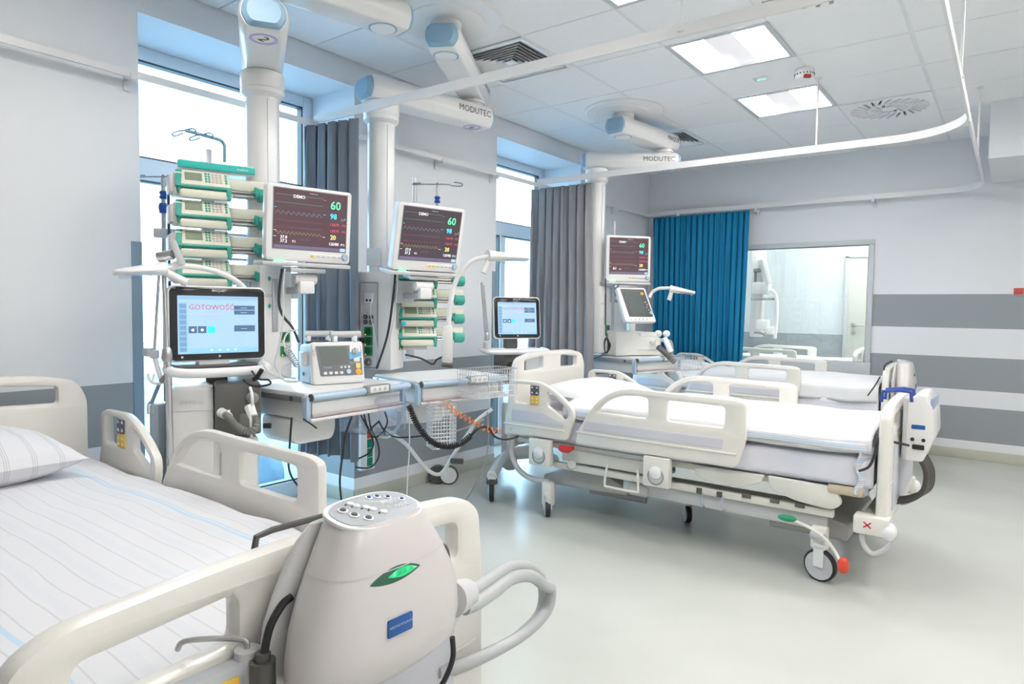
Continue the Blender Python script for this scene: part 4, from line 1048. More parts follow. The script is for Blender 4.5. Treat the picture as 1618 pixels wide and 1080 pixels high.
def corr(pts, r, sm=14, n=12, pitch=.010, depth=.16):
    P = spline(pts, sm); L = [0]
    for a, b_ in zip(P[:-1], P[1:]): L.append(L[-1] + (b_ - a).length)
    N = int(L[-1] / (pitch / 4)); Q = []; j = 0
    for k in range(N + 1):
        s_ = L[-1] * k / N
        while j < len(L) - 2 and L[j + 1] < s_: j += 1
        f = (s_ - L[j]) / max(1e-9, L[j + 1] - L[j]); Q.append(P[j].lerp(P[j + 1], min(1, f)))
    return M().tube(Q, lambda i: r * (1 + depth * math.sin(2 * PI * i / 4)), n=n)
# --- near ventilator
VC = at(336, 640, 2.86); VR = 62
t = thing('ventilator', 'large ventilator with a bright blue lit screen behind the foreground bed rail', 'ventilator', (VC.x, VC.y, 0), VR)
zt = .955
wb = B((-.085, .15, zt - .26), (.19, .34, .52), .030).build('white_housing', arm_w, t)
M().text('SERVO-U', .022, T(-.085, -.0205, zt - .07) @ XZ, 'CENTER').build('lettering', lgrey, wb)
B((-.085, -.0215, zt - .105), (.185, .002, .002)).build('seam', lgrey, wb)
db = B((.100, .13, zt - .105), (.185, .36, .225), .012).build('patient_unit', vgrey, t)
B((.145, -.052, zt - .165), (.085, .012, .085), .008).build('cassette_door', mat('graphite_light', (.16, .155, .14), .4), db)
M().cyl((.06, -.048, zt - .13), (.06, -.075, zt - .13), .017).build('inlet_port', white, db)
M().lathe([(.024, 0), (.026, .03), (.020, .06), (.012, .07)], 20, T(.155, -.045, zt - .055) @ rotx(PI / 2)).build('outlet_port', mgrey, db)
M().cyl((.205, .0, zt - .19), (.235, -.01, zt - .19), .012).build('side_port', black, db)
B((.02, .16, zt + .035), (.09, .09, .08), .012).build('screen_neck', dgrey, t)
lb = B((.09, .16, .50), (.19, .32, .44), .020).build('lower_housing', arm_w, t)
B((.07, -.005, .56), (.085, .01, .20), .006).build('vent_panel', lgrey, lb)
for k in range(5): B((.07, -.0115, .49 + .034 * k), (.060, .005, .024), .002).build('vent_slot', white, lb)
B((-.02, .15, .20), (.50, .42, .08), .03).build('base', lgrey, t)
for sx in (-1, 1):
    for sy in (-.04, .34): castor(t, -.02 + sx * .22, sy, .05, .4)
SC = Vector((.664, 1.554, 1.216)); inv = Matrix.Translation(Vector((VC.x, VC.y, 0))) @ rotz(math.radians(VR))
F1 = inv.inverted() @ T(*SC) @ rotz(math.radians(80)) @ rotx(math.radians(-.5)) @ XZ
vent_screen(t, F1, .414, .325)
F2 = inv.inverted() @ T(*SC) @ rotz(math.radians(80))
hn = M().tube([(-.205, .02, -.190), (-.20, -.045, -.198), (-.12, -.075, -.205), (.12, -.075, -.205), (.19, -.045, -.198), (.195, .02, -.190)], .021, n=12, sm=5, mtx=F2).build('handle_bar', white, t)
B((0, .06, -.185), (.34, .12, .022), .010, F2).build('screen_tray', dgrey, t)
B((-.02, .03, -.165), (.13, .05, .03), .006, F2).build('screen_bracket', white, t)
# breathing hose
hp = [at(355, 653, 2.78), at(362, 660, 2.74), at(372, 671, 2.72), at(384, 679, 2.70), at(396, 681, 2.70), at(404, 674, 2.70), at(404, 664, 2.72), at(399, 652, 2.74)]
t = thing('breathing_hose', 'grey corrugated breathing hose looped on the near ventilator', 'hose', (0, 0, 0))
corr(hp, .0135).build('hose', mat('hose_grey', (.20, .20, .19), .45), t)
M().cyl(at(349, 651, 2.79), at(357, 655, 2.77), .020, .019).cyl(at(361, 648, 2.77), at(361, 656, 2.76), .007, n=10).build('white_cuff', white, t)
M().cyl(at(394, 642, 2.74), at(400, 658, 2.72), .021, .019).build('white_cuff', white, t)
tag(M().tube([at(395, 612, 2.72), at(398, 622, 2.70), at(399, 640, 2.71)], .006, sm=4).tube([at(392, 640, 2.72), at(396, 660, 2.71), at(397, 690, 2.72)], .006, sm=4).build('white_tube', white), 'thin white tube beside the breathing hose of the near ventilator', 'tube')
# --- second ventilator, beyond the tilted monitor
V2 = Vector((.45, 3.93, 0))
t = thing('ventilator', 'smaller looking ventilator with a lit screen left of the middle bed', 'ventilator', V2, 57)
inv2 = T(*V2) @ rotz(math.radians(57))
F1 = inv2.inverted() @ T(.487, 3.98, 1.229) @ rotz(math.radians(57)) @ rotx(math.radians(-6.6)) @ XZ
vent_screen(t, F1, .372, .312)
M().tube([(-.20, .02, .99), (-.20, -.10, .985), (-.12, -.12, .98), (.20, -.12, .98), (.27, -.10, .985), (.27, .02, .99)], .018, n=10, sm=4).box((.035, .03, .99), (.46, .20, .02), .008).build('handle_bar', white, t)
B((.03, .05, 1.05), (.10, .06, .10), .01).build('screen_neck', dgrey, t)
B((.02, .04, .855), (.17, .26, .22), .015).build('patient_unit', vgrey, t)
M().cyl((-.02, -.095, .88), (-.02, -.105, .88), .03).build('port_cover', black, t)
B((.17, .06, .75), (.18, .30, .44), .03).build('white_housing', arm_w, t)
B((.05, .10, .33), (.10, .14, .52), .03).build('mast', arm_w, t)
M().plate([rnd([(-.12, .12), (-.10, .18), (.05, .27, .05), (.20, .27, .05), (.40, .18), (.42, .12), (.30, .12), (.2, .17, .03), (.05, .17, .03), (-.02, .12)], .02)], .08, .015, T(0, 0, 0) @ XZ).build('base_legs', arm_w, t)
for p_ in ((.668, 3.47),):
    l_ = inv2.inverted() @ Vector((p_[0], p_[1], 0)); c_ = castor(t, l_.x, l_.y, .062, -1.92)
    M().cyl((l_.x, l_.y, .12), (l_.x, l_.y, .155), .040, .036).build('castor_collar', dgrey, c_)
    e_ = Vector((.05, .10, .19)); q_ = Vector((l_.x, l_.y, .17)); M().tube([q_, q_.lerp(e_, .5) + Vector((0, 0, .03)), e_], .036, n=12, sm=4).build('base_leg', arm_w, t)
# --- third: older ventilator on its shelf
V3 = Vector((.77, 5.20, .905)); t = thing('ventilator', 'old cream ventilator with a dark tilted screen on the far shelf', 'ventilator', V3, 62)
M().plate([rnd([(-.20, 0), (-.20, .21), (-.02, .21), (.03, .195, .03), (.05, .16), (.26, .15), (.26, 0)], .010)], .30, .012, T(0, .02, .006) @ XZ).build('housing', mat('ventilator_cream', (.76, .76, .72), .35), t)
B((.155, .02, .175), (.20, .27, .055), .012).build('gas_block', mat('ventilator_cream', (.76, .76, .72), .35), t)
B((.13, -.137, .055), (.22, .006, .004)).build('seam', lgrey, t)
B((.16, -.14, .115), (.05, .006, .012), .002).build('latch', steel, t)
M().cyl((.16, -.13, .125), (.18, -.18, .12), .020).ell((.255, -.10, .19), (.032, .032, .030)).build('port_cap', white, t)
inv3 = T(*V3) @ rotz(math.radians(62))
F3 = inv3.inverted() @ T(.97, 4.955, 1.341) @ rotz(math.radians(53)) @ rotx(math.radians(-20)) @ roty(math.radians(0)) @ XZ
sh_ = [(-.155, .15), (.105, .15), (.165, -.15), (-.115, -.15)]
sb = M().plate([rnd([(a, b_) for a, b_ in sh_], .02)], .05, .012, F3 @ T(0, 0, -.025)).build('screen_shell', white, t)
M().plate([rnd([(-.125, .135), (.088, .135), (.138, -.105), (-.075, -.105)], .008)], .004, .001, F3 @ T(0, 0, .001)).build('bezel', dgrey, sb)
M().plate([rnd([(-.095, .105), (.040, .105), (.080, -.085), (-.058, -.085)], .003)], .002, 0, F3 @ T(0, 0, .004)).build('screen', scr_v, sb)
M().plate([rrect(.022, .022, .003, .066, .095)], .003, .0005, F3 @ T(0, 0, .004)).build('alarm_key', yellow, sb)
for k in range(4): M().plate([circ(.006, .082 + .010 * (k % 2) + .004 * k, .02 - .022 * k, 12)], .004, 0, F3 @ T(0, 0, .004)).build('key', lgrey, sb)
M().lathe([(.016, 0), (.016, .012), (.012, .016)], 20, F3 @ T(.120, -.075, .002)).build('rotary_knob', mat('knob_blue_grey', (.42, .52, .62), .3), sb)
for k in range(5): M().plate([circ(.008, -.06 + .035 * k, -.127, 14)], .003, 0, F3 @ T(0, 0, .001)).build('key', lgrey, sb)
B((.06, .03, .25), (.06, .06, .12), .01).build('screen_neck', white, t)
a = [at(1040, 548, 5.15), at(1050, 556, 5.1), at(1060, 566, 5.05), at(1066, 572, 5.05)]
tag(corr(a, .020).build('breathing_hose', mat('hose_grey', (.20, .20, .19), .45)), 'short grey corrugated hose hanging from the old ventilator', 'hose')
tag(M().cyl(at(1050, 533, 5.1), at(1060, 556, 5.08), .020, .022).ell(at(1053, 527, 5.1), (.028, .028, .026)).build('flow_sensor', white), 'white valve block at the right end of the old ventilator', 'valve')
b0 = M()
pc = at(958, 545, 5.45)
for k in range(5): b0.tube([pc + Vector((.008 * math.sin(k), 0, .06)), pc + Vector((.014 + .004 * k, .004 * k, .0)), pc + Vector((.0, 0, -.07)), pc + Vector((-.016 - .003 * k, .003 * k, .0))], .004, closed=True, sm=5)
b0.tube([at(957, 440, 5.5), at(957, 480, 5.5), at(957, 530, 5.45)], .005, sm=4).tube([at(956, 555, 5.45), at(950, 562, 5.4), at(938, 566, 5.35)], .004, sm=4)
tag(b0.build('coiled_cable', black), 'black cable coiled beside the old ventilator', 'cable')

# ================================================================== DEFIBRILLATOR
DFc = Vector((.705, 2.165, .906))
t = thing('defibrillator', 'white defibrillator with a dark screen on the near shelf', 'defibrillator', (DFc.x, DFc.y, .906), 72)
W_, H_ = .272, .215
Fd = T(0, 0, H_ / 2) @ rotx(math.radians(-10)) @ XZ
M().loft([[Vector((x, y, z)) for x, z in rnd([(-W_ / 2, 0), (W_ / 2, 0), (W_ / 2, H_ * hh), (-W_ / 2, H_ * hh)], .012)] for y, hh in ((.19, .86), (.18, .90), (.04, .95))]).build('rear_housing', mat('defib_grey', (.60, .62, .65), .4), t)
fb_ = M().plate([rrect(W_, H_, .016)], .05, .010, Fd @ T(0, .0, -.025)).build('front_housing', arm_w, t)
fp = M().plate([rnd([(-W_ * .43, H_ * .40), (W_ * .45, H_ * .40), (W_ * .45, -H_ * .31), (-W_ * .36, -H_ * .31)], .006)], .003, .001, Fd @ T(0, 0, .001)).build('control_panel', mat('slate_panel', (.18, .19, .21), .4), t)
M().plate([rnd([(-W_ * .37, H_ * .37), (W_ * .17, H_ * .37), (W_ * .19, -H_ * .05), (-W_ * .31, -H_ * .05)], .003)], .003, 0, Fd @ T(0, 0, .002)).build('screen', mat('defib_screen', (.15, .165, .155), .2), fp)
M().plate([rrect(.058, .07, .003, W_ * .33, H_ * .26)], .003, 0, Fd @ T(0, 0, .002)).build('dial_plate', white, fp)
M().plate([rnd([(W_ * .21, H_ * .24), (W_ * .45, H_ * .24), (W_ * .45, H_ * .14), (W_ * .21, H_ * .06)], .004)], .003, 0, Fd @ T(0, 0, .0028)).build('blue_sector', mat('sky_blue', (.18, .50, .80), .4), fp)
M().lathe([(.017, 0), (.015, .012)], 20, Fd @ T(W_ * .32, H_ * .26, .003)).box((0, 0, .012), (.008, .034, .012), .003, Fd @ T(W_ * .32, H_ * .26, .006)).build('mode_dial', lgrey, fp)
M().plate([rrect(.034, .020, .008, W_ * .35, H_ * .05)], .005, .001, Fd @ T(0, 0, .003)).build('white_key', white, fp)
B((W_ * .32, H_ * -.01, .003), (W_ * .24, .0015, .002), 0, Fd).build('divider', white, fp)
M().plate([rrect(.024, .026, .004, W_ * .37, -H_ * .09)], .006, .001, Fd @ T(0, 0, .003)).build('yellow_key', mat('yellow_key', (.85, .68, .20), .4), fp)
M().plate([circ(.0165, W_ * .37, -H_ * .235)], .006, .001, Fd @ T(0, 0, .003)).build('shock_key', mat('orange_key', (.90, .45, .08), .4), fp)
for k in range(3): M().plate([circ(.0065, W_ * (.04 + .075 * k), -H_ * .11, 14)], .005, .001, Fd @ T(0, 0, .002)).build('soft_key', white, fp)
for k in range(4): M().plate([rrect(.018, .014, .006, -W_ * .27 + .028 * k, -H_ * .24)], .005, .001, Fd @ T(0, 0, .002)).build('menu_key', white, fp)
M().lathe([(.013, 0), (.012, .010)], 20, Fd @ T(W_ * .17, -H_ * .22, .002)).build('speed_dial', mat('dial_blue_white', (.55, .68, .78), .3), fp)
M().text('P.SAVE', .014, Fd @ T(-W_ * .22, -H_ * .11, .0035), 'CENTER').build('lettering', lgrey, fp)
for k in (0, 1): M().cyl((-W_ * .455, H_ * (.30 - .09 * k), 0), (-W_ * .455, H_ * (.30 - .09 * k), .004), .008, n=14, mtx=Fd).build('side_lamp', lgrey, t)
sf = M().plate([rnd([(-.09, .03), (-.02, .03), (-.02, .10), (-.09, .10)], .006)], .03, .006, T(-W_ / 2 - .006, .17, .06) @ rotz(PI) @ Matrix(((0, 0, 1, 0), (-1, 0, 0, 0), (0, 1, 0, 0), (0, 0, 0, 1)))).build('printer_door', white, t)
M().cyl((-W_ / 2 - .001, .13, .045), (-W_ / 2 - .006, .13, .045), .010, n=14).build('side_port', green, t)
# paddles on top act as the handle
for dy, dx, ln in ((.03, .045, .16), (.11, -.065, .15)):
    pd = M().cyl((dx - ln / 2, dy, H_ + .034), (dx + ln / 2, dy, H_ + .034), .017, n=14).build('paddle_grip', lgrey, t)
    for e in (-.055, .05): M().box((dx + e, dy, H_ + .012), (.022, .032, .035), .006).build('paddle_leg', white, pd)
B((-.07, .12, H_ - .004), (.12, .05, .014), .004).build('electrode_lead', dgrey, t)
pl = [at(505, 515, 2.98), at(474, 525, 2.98), at(450, 540, 2.96), at(450, 556, 2.94)]
t2 = thing('paddle_lead', 'grey paddle lead with a coiled section at the left of the defibrillator', 'cable')
M().tube([at(470, 521, 3.0), at(456, 524, 3.0), at(449, 536, 2.98), at(450, 548, 2.96), at(454, 555, 2.95)], .004, sm=5).build('lead', lgrey, t2)
cp = spline([at(453, 551, 2.95), at(460, 563, 2.93), at(470, 577, 2.90)], 24); hx = []
for i in range(len(cp)):
    for q in range(1): hx.append(cp[i])
ax = (cp[-1] - cp[0]).normalized(); u_ = ax.orthogonal().normalized(); v_ = ax.cross(u_); L_ = (cp[-1] - cp[0]).length
M().tube([cp[0] + ax * L_ * k / 160 + .012 * (u_ * math.cos(2 * PI * k / 18) + v_ * math.sin(2 * PI * k / 18)) for k in range(161)], .0036, n=6).build('coil', lgrey, t2)

# ================================================================== EXAMINATION LAMPS
def lamp(label, path, head, tip, grip=None, r=.010, body_r=.05, hw=.075):
    t = thing('examination_lamp', label, 'lamp', (0, 0, 0), group='flexible examination lamps')
    M().tube(path, r, n=12, sm=6).build('flexible_arm', arm_w, t)
    h = Vector(head); e = Vector(tip); d = (e - h); L = d.length; u = d.normalized(); v = Vector((0, 0, 1)).cross(u).normalized(); n_ = u.cross(v)
    mt = Matrix((u, v, n_)).transposed().to_4x4(); mt.translation = h
    rings = []
    for k in range(13):
        f = k / 12; x = f * L; ww = hw * (.40 + .60 * min(1, f * 1.8)) * (1 if f < .75 else math.sqrt(max(.02, 1 - ((f - .75) / .27) ** 2))); hh = .035 * (1 - .60 * f)
        rings.append([Vector((x, ww * math.cos(2 * PI * i / 20), hh * math.sin(2 * PI * i / 20) * (1 if math.sin(2 * PI * i / 20) > 0 else .7))) for i in range(20)])
    hd = M().loft(rings, mt).build('lamp_head', arm_w, t)
    M().loft([[Vector((L * .30 + L * .62 * (0.5 + .5 * math.cos(2 * PI * i / 20)) , hw * .85 * math.sin(2 * PI * i / 20), z)) for i in range(20)] for z in (-.010, -.022, -.024)], mt).build('lens', clearp, hd)
    if grip: M().cyl(h + u * .02, Vector(grip), .016, .018, n=14).build('grip', arm_w, t)
    return t
lamp('white examination lamp over the foreground bed head, left of the near ventilator', [at(398, 490, 3.02), at(390, 462, 3.0), at(374, 444, 2.96), at(348, 431, 2.90), at(318, 423, 2.84), at(288, 420, 2.78), at(262, 424, 2.74)], at(262, 426, 2.74), at(180, 431, 2.62), at(296, 447, 2.76), r=.012, hw=.085)
lamp('white examination lamp on an S shaped arm in front of the second window', [at(706, 578, 3.5), at(708, 530, 3.5), at(712, 480, 3.5), at(722, 440, 3.5), at(745, 413, 3.5), at(772, 405, 3.5)], at(770, 405, 3.5), at(831, 410, 3.62), at(764, 431, 3.5), r=.013, hw=.09)
tag(M().box((0, 0, 0), (.055, .045, .20), .008, T(*at(707, 543, 3.5)) @ rotz(.7)).build('lamp_arm_base', arm_w), 'white upright base piece of the examination lamp on the empty shelf', 'lamp base')
tag(M().cyl(at(699, 576, 3.48), at(716, 578, 3.46), .012).build('clamp_screw', dgrey), 'black clamp screw at the foot of the lamp over the empty shelf', 'clamp')
lamp('white examination lamp in front of the blue curtain', [at(1026, 470, 5.35), at(1030, 462, 5.35), at(1040, 456, 5.33), at(1050, 455, 5.3), at(1060, 455, 5.28)], at(1058, 457, 5.28), at(1098, 463, 5.25), at(1057, 474, 5.28), r=.013, hw=.075)

# ================================================================== HOSE STAND by the near ventilator
t = thing('hose_support_stand', 'chrome jointed hose support arm with hooks, left of the near ventilator', 'stand', (0, 0, 0))
M().cyl(at(265, 556, 2.75), at(270, 735, 2.75), .0135, n=16).build('upright', chrome, t)
M().cyl(at(257, 405, 2.75), at(264, 556, 2.75), .0085, n=12).cyl(at(252, 420, 2.8), at(244, 556, 2.8), .006, n=10).build('upper_rod', chrome, t)
M().cyl(at(250, 406, 2.74), at(273, 402, 2.74), .021, n=20).build('pivot_barrel', chrome, t)
M().plate([rnd([(-.012, .06), (.012, .06), (.014, -.05), (-.014, -.05)], .01)], .018, .004, T(*at(281, 401, 2.74)) @ rotz(.9) @ XZ @ rotz(.35)).build('lever', lgrey, t)
M().lathe([(.016, 0), (.022, .015), (.018, .05), (.012, .06)], 16, T(*at(264, 571, 2.75))).build('joint_cone', steel, t)
B((0, 0, 0), (.03, .03, .035), .005, T(*at(244, 559, 2.8))).build('clamp', lgrey, t)
B((0, 0, 0), (.05, .03, .035), .006, T(*at(234, 556, 2.8))).build('clamp_block', lgrey, t)
M().tube([at(245, 566, 2.8), at(250, 585, 2.79), at(256, 602, 2.78)], .010, sm=3).build('swivel_arm', white, t)
M().tube([at(266, 580, 2.76), at(263, 592, 2.77), at(254, 602, 2.78)], .010, sm=3).build('rubber_arm', mgrey, t)
M().tube([at(234, 590, 2.80), at(236, 600, 2.79), at(244, 605, 2.79), at(254, 605, 2.79), at(264, 598, 2.79)], .006, sm=4).tube([at(240, 604, 2.79), at(244, 590, 2.79)], .004).build('hose_hook', white, t)
M().tube([at(251, 608, 2.80), at(246, 620, 2.82), at(239, 637, 2.84)], .008, sm=3).build('lower_arm', mat('blue_steel', (.30, .42, .55), .35, .6), t)
M().tube([at(234, 654, 2.84), at(234, 640, 2.84), at(238, 634, 2.84), at(243, 640, 2.84), at(242, 652, 2.84)], .005, sm=3).build('fork_hook', white, t)
tag(B((0, 0, 0), (.05, .16, .50), .012, T(*at(262, 720, 3.05)) @ rotz(.5)).build('humidifier_box', mat('pale_blue_white', (.62, .68, .72), .4)), 'pale box unit standing behind the chrome hose stand', 'box')

# ================================================================== PRESSURE MATTRESS PUMPS
def auto_pump(label, loc, rz, full=True, scale=1.0):
    t = thing('mattress_pump', label, 'pump', loc, rz); t.scale = scale if isinstance(scale, tuple) else (scale,) * 3
    # x across (+-), -y outwards (front), z up; height .40
    def ring(z, hw, y0, y1, px_=2.6, n=48, sh=0.0):
        o = []
        for i in range(n):
            a = 2 * PI * i / n; c, s_ = math.cos(a), math.sin(a)
            x = math.copysign(abs(c) ** (2 / px_), c) * hw + sh; y = math.copysign(abs(s_) ** (2 / px_), s_)
            o.append(Vector((x, (y0 + y1) / 2 + y * (y1 - y0) / 2, z)))
        return o
    prof = [(-.150, .150, -.100, -.02), (-.143, .182, -.122, 0), (-.115, .202, -.142, 0), (-.06, .205, -.152, 0), (.0, .195, -.154, 0), (.05, .177, -.150, 0), (.10, .152, -.143, 0), (.145, .127, -.134, 0), (.172, .110, -.126, -.0), (.186, .102, -.120, -.006)]
    h = M().loft([ring(z, hw, y0, y1) for z, hw, y0, y1 in prof]).build('housing', mat('pinkish_white_shell', (.62, .585, .58), .3, var=.01, coat=.3), t, ang=50)
    M().loft([ring(z, hw + .0012, y0 - .0012, y1 + .0012) for z, hw, y0, y1 in ((.098, .1530, -.1434, 0), (.100, .1520, -.1430, 0))], cap=False).build('seam', lgrey, h)
    M().loft([ring(z, hw, -.020, y1) for z, hw, y1 in ((-.150, .16, .018), (-.11, .210, .022), (-.06, .212, .022), (.0, .202, .022), (.05, .184, .021), (.10, .160, .020), (.145, .134, .014), (.176, .108, .004))]).build('back_shell', lgrey if not full else mat('shell_grey', (.63, .62, .62), .35), t, ang=50)
    P_ = T(0, -.062, .1895) @ rotx(math.radians(12))
    def sup(a, b_, n=40): return [(math.copysign(abs(math.cos(2 * PI * i / n)) ** .75, math.cos(2 * PI * i / n)) * a, math.copysign(abs(math.sin(2 * PI * i / n)) ** .75, math.sin(2 * PI * i / n)) * b_) for i in range(n)]
    M().plate([sup(.106, .062)], .010, .004, P_).build('top_rim', white, t)
    cp_ = M().plate([sup(.096, .052)], .004, .001, P_ @ T(0, 0, .005)).build('control_face', mat('control_grey', (.42, .45, .49), .4), t)
    for k, (x, y) in enumerate(((-.064, .018), (-.058, -.006), (-.044, -.028))):
        M().plate([circ(.010, x, y, 20)], .004, .001, P_ @ T(0, 0, .008)).build('key_ring', white, cp_)
        M().plate([circ(.0062, x, y, 16)], .004, .001, P_ @ T(0, 0, .010)).build('key', dgrey, cp_)
    for (x, y) in ((-.030, .034), (-.026, .022), (-.014, .008), (-.008, -.004), (.002, -.022)):
        M().plate([circ(.0072, x, y, 16)], .003, .0008, P_ @ T(0, 0, .008)).build('key', white, cp_)
        M().plate([circ(.0022, x - .012, y, 8)], .002, 0, P_ @ T(0, 0, .008)).build('mark', dgrey, cp_)
    for k in range(4):
        M().plate([circ(.0075, .020 + .018 * k, .036 - .005 * k * k * .8, 16)], .003, .0008, P_ @ T(0, 0, .008)).build('key', white, cp_)
        M().plate([circ(.004, .020 + .018 * k, .036 - .005 * k * k * .8, 10)], .002, 0, P_ @ T(0, 0, .010)).build('key_mark', bluek, cp_)
    M().tube([(-.045, .048, .0072), (-.036, .0, .0072), (-.018, -.047, .0072)], .0010, n=4, sm=4, mtx=P_).tube([(-.012, .050, .0072), (.02, .018, .0072), (.088, .006, .0072)], .0010, n=4, sm=4, mtx=P_).build('print_lines', white, cp_, kind='stuff')
    M().text('Auto', .024, P_ @ T(.022, .006, .0078), 'LEFT').text('Logic', .024, P_ @ T(.024, -.016, .0078), 'LEFT').build('lettering', white, cp_)
    # green indicator: an almond on the front
    def front(x, z):
        for (a, b_) in zip(prof[:-1], prof[1:]):
            if a[0] <= z <= b_[0]:
                f = (z - a[0]) / (b_[0] - a[0]); hw = a[1] + f * (b_[1] - a[1]); y0 = a[2] + f * (b_[2] - a[2]); y1 = a[3] + f * (b_[3] - a[3])
                return (y0 + y1) / 2 - (1 - min(.999, abs(x) / hw) ** 2.6) ** (1 / 2.6) * (y1 - y0) / 2
        return -.15
    al = M(); gl = M(); N = 26
    for mm, x0, x1, hh, off in ((al, -.090, .034, .0145, .0015), (gl, -.050, .024, .0085, .0030)):
        vs = []
        for k in range(N + 1):
            f = k / N; x = x0 + (x1 - x0) * f; zc = .082 + .004 * ((x + .09) / .124) + .004 * math.sin(PI * (x + .09) / .124); q = hh * math.sin(PI * f) ** .8 + .0003
            for g_ in (-1, -.5, 0, .5, 1): vs.append((x, front(x, zc + g_ * q) - off * (1 - .7 * abs(g_)) , zc + g_ * q))
        mm.add(vs, [(k * 5 + j, (k + 1) * 5 + j, (k + 1) * 5 + j + 1, k * 5 + j + 1) for k in range(N) for j in range(4)])
    al.build('indicator_window', mat('dark_green_lens', (.03, .12, .07), .1), t); gl.build('indicator_light', mat('green_lamp', (.0, .60, .20), .2, emit=.55, var=.5, scale=60), t)
    y = front(-.030, -.012) - .002
    lb = M().plate([rrect(.060, .036, .003)], .003, .001, T(-.030, y, -.012) @ rotz(-.05) @ XZ).build('name_label', bluel, t)
    M().text('ARJOHUNTLEIGH', .0072, T(-.030, y - .002, -.010) @ rotz(-.05) @ XZ, 'CENTER').build('lettering', mat('label_silver', (.45, .55, .70), .3), lb)
    # hose outlets on the right
    if full:
        M().loft([[Vector((.195 + .040 * math.cos(2 * PI * i / 16) * k, -.055 + .030 * math.sin(2 * PI * i / 16) * k, z)) for i in range(16)] for z, k in ((-.125, .8), (-.11, 1), (-.04, 1), (-.015, .7))]).build('outlet_boss', arm_w, t)
        B((.215, -.07, -.128), (.05, .04, .035), .012).build('lower_boss', arm_w, t)
    return t
ap = auto_pump('large white mattress pump with a green light on the foreground footboard', (2.485, .772, .790), 90, True, (.86, 1.0, .82))
# its fittings
lp_ = [(2.575, .965, .735), (2.57, 1.01, .728), (2.555, 1.08, .722), (2.53, 1.18, .712), (2.51, 1.28, .680), (2.50, 1.355, .630), (2.49, 1.392, .570), (2.485, 1.385, .520), (2.475, 1.33, .490), (2.46, 1.25, .475), (2.44, 1.13, .475), (2.42, 1.05, .480)]
tag(M().tube(lp_, .0145, n=14, sm=8).tube([(x + .020, y - .006 * (1 if z > .6 else -.3), z - .016 * (1 if z > .6 else -1)) for x, y, z in lp_], .0145, n=14, sm=8).build('air_hose', mat('hose_light_grey', (.44, .455, .465), .35)), 'thick pale grey double air hose looping out beside the foreground mattress pump', 'hose')
tag(M().cyl((2.59, .925, .745), (2.575, .985, .732), .034, .030).build('hose_connector', lgrey), 'grey connector joining the looped air hose to the foreground mattress pump', 'connector')
def cable(name, label, pts, r, m_=black, sm=7): return tag(M().tube(pts, r, n=8, sm=sm).build(name, m_), label, 'cable')
cable('power_cable', 'black cable entering the left side of the foreground mattress pump', [(2.50, .638, .826), (2.50, .620, .818), (2.50, .598, .790), (2.50, .587, .750)], .0065)
cable('power_cable', 'black cable below the foreground mattress pump', [(2.55, .975, .64), (2.55, .978, .601), (2.55, .963, .572), (2.545, .940, .545), (2.53, .90, .51)], .0055)
tag(M().cyl((2.50, .585, .690), (2.50, .585, .742), .020, n=18).cyl((2.50, .585, .742), (2.50, .586, .754), .012, n=14).build('cable_connector', dgrey), 'black round connector under the cable of the foreground mattress pump', 'connector')
for y_, lab in ((.67, 'black hanging hook over the foreground footboard, left of the mattress pump'), (1.075, 'black hanging hook in the right cut-out of the foreground footboard')):
    if y_ < 1: tag(M().tube([(2.385, .640, .86), (2.385, .648, .897), (2.39, .675, .903), (2.40, .78, .905), (2.455, .79, .906)], .006, sm=1).build('hanging_hook', dgrey), lab, 'hook')
    else: tag(M().tube([(2.41, 1.035, .775), (2.45, 1.040, .785), (2.462, 1.050, .775), (2.465, 1.055, .725)], .0075, sm=4).build('hanging_hook', dgrey), lab, 'hook')
# hanging handset at the foot of the bed, at the lower edge of the view
t = thing('bed_handset', 'grey and yellow handset hung on the foreground footboard at the lower edge', 'handset', (2.462, .505, .740), 87)
M().box((-.02, 0, -.05), (.17, .03, .10), .006).build('body', mat('handset_grey', (.48, .49, .52), .35), t)
M().cyl((.075, 0, -.12), (.075, 0, .012), .020, n=20).build('end_post', lgrey, t)
M().plate([rrect(.055, .07, .003, .025, -.052)], .003, .0005, T(0, -.016, 0) @ XZ).build('yellow_face', yellow, t)
M().plate([circ(.015, .025, -.045, 20)], .002, 0, T(0, -.019, 0) @ XZ).build('key', white, t)
M().tube([(.075, 0, .01), (.075, .01, .022), (.045, .03, .030), (.0, .05, .036), (-.005, .065, .02)], .0045, sm=4).build('hook', steel, t)
# middle bed: white box pump
x_, y_ = 3.04, 3.66
t = thing('compressor_box', 'square cornered white compressor hung on the middle bed footboard', 'pump', (x_, y_, .60), 90)
M().plate([rnd([(.0, .0), (.0, .28, .03), (.035, .315, .03), (.075, .32, .02), (.110, .24, .02), (.118, .12), (.075, .0)], .012)], .36, .010, T(.16, 0, 0) @ Matrix(((0, 0, 1, 0), (-1, 0, 0, 0), (0, 1, 0, 0), (0, 0, 0, 1)))).build('housing', arm_w, t)
B((.16, .004, .15), (.372, .018, .30), .02).build('back_plate', lgrey, t)
B((.16, -.1, .262), (.30, .012, .075), .006, T(0, 0, 0)).build('display_panel', mat('panel_blue_grey', (.30, .38, .50), .3), t)
M().plate([rrect(.056, .020, .003)], .003, .001, T(-.021, -.052, .165) @ rotz(-PI / 2) @ XZ).build('name_label', bluel, t)
for yy in (-.03, -.075): M().cyl((-.020, yy, .105), (-.026, yy, .105), .0085, n=14).build('screw_cap', black, t)
B((-.023, -.055, .07), (.012, .05, .024), .005).build('inlet', black, t)
tag(M().tube([(3.06, 3.60, .68), (3.0, 3.48, .71), (2.985, 3.45, .72)], .006, sm=4).build('power_cable', black), 'black cable plugged into the side of the white compressor box', 'cable')
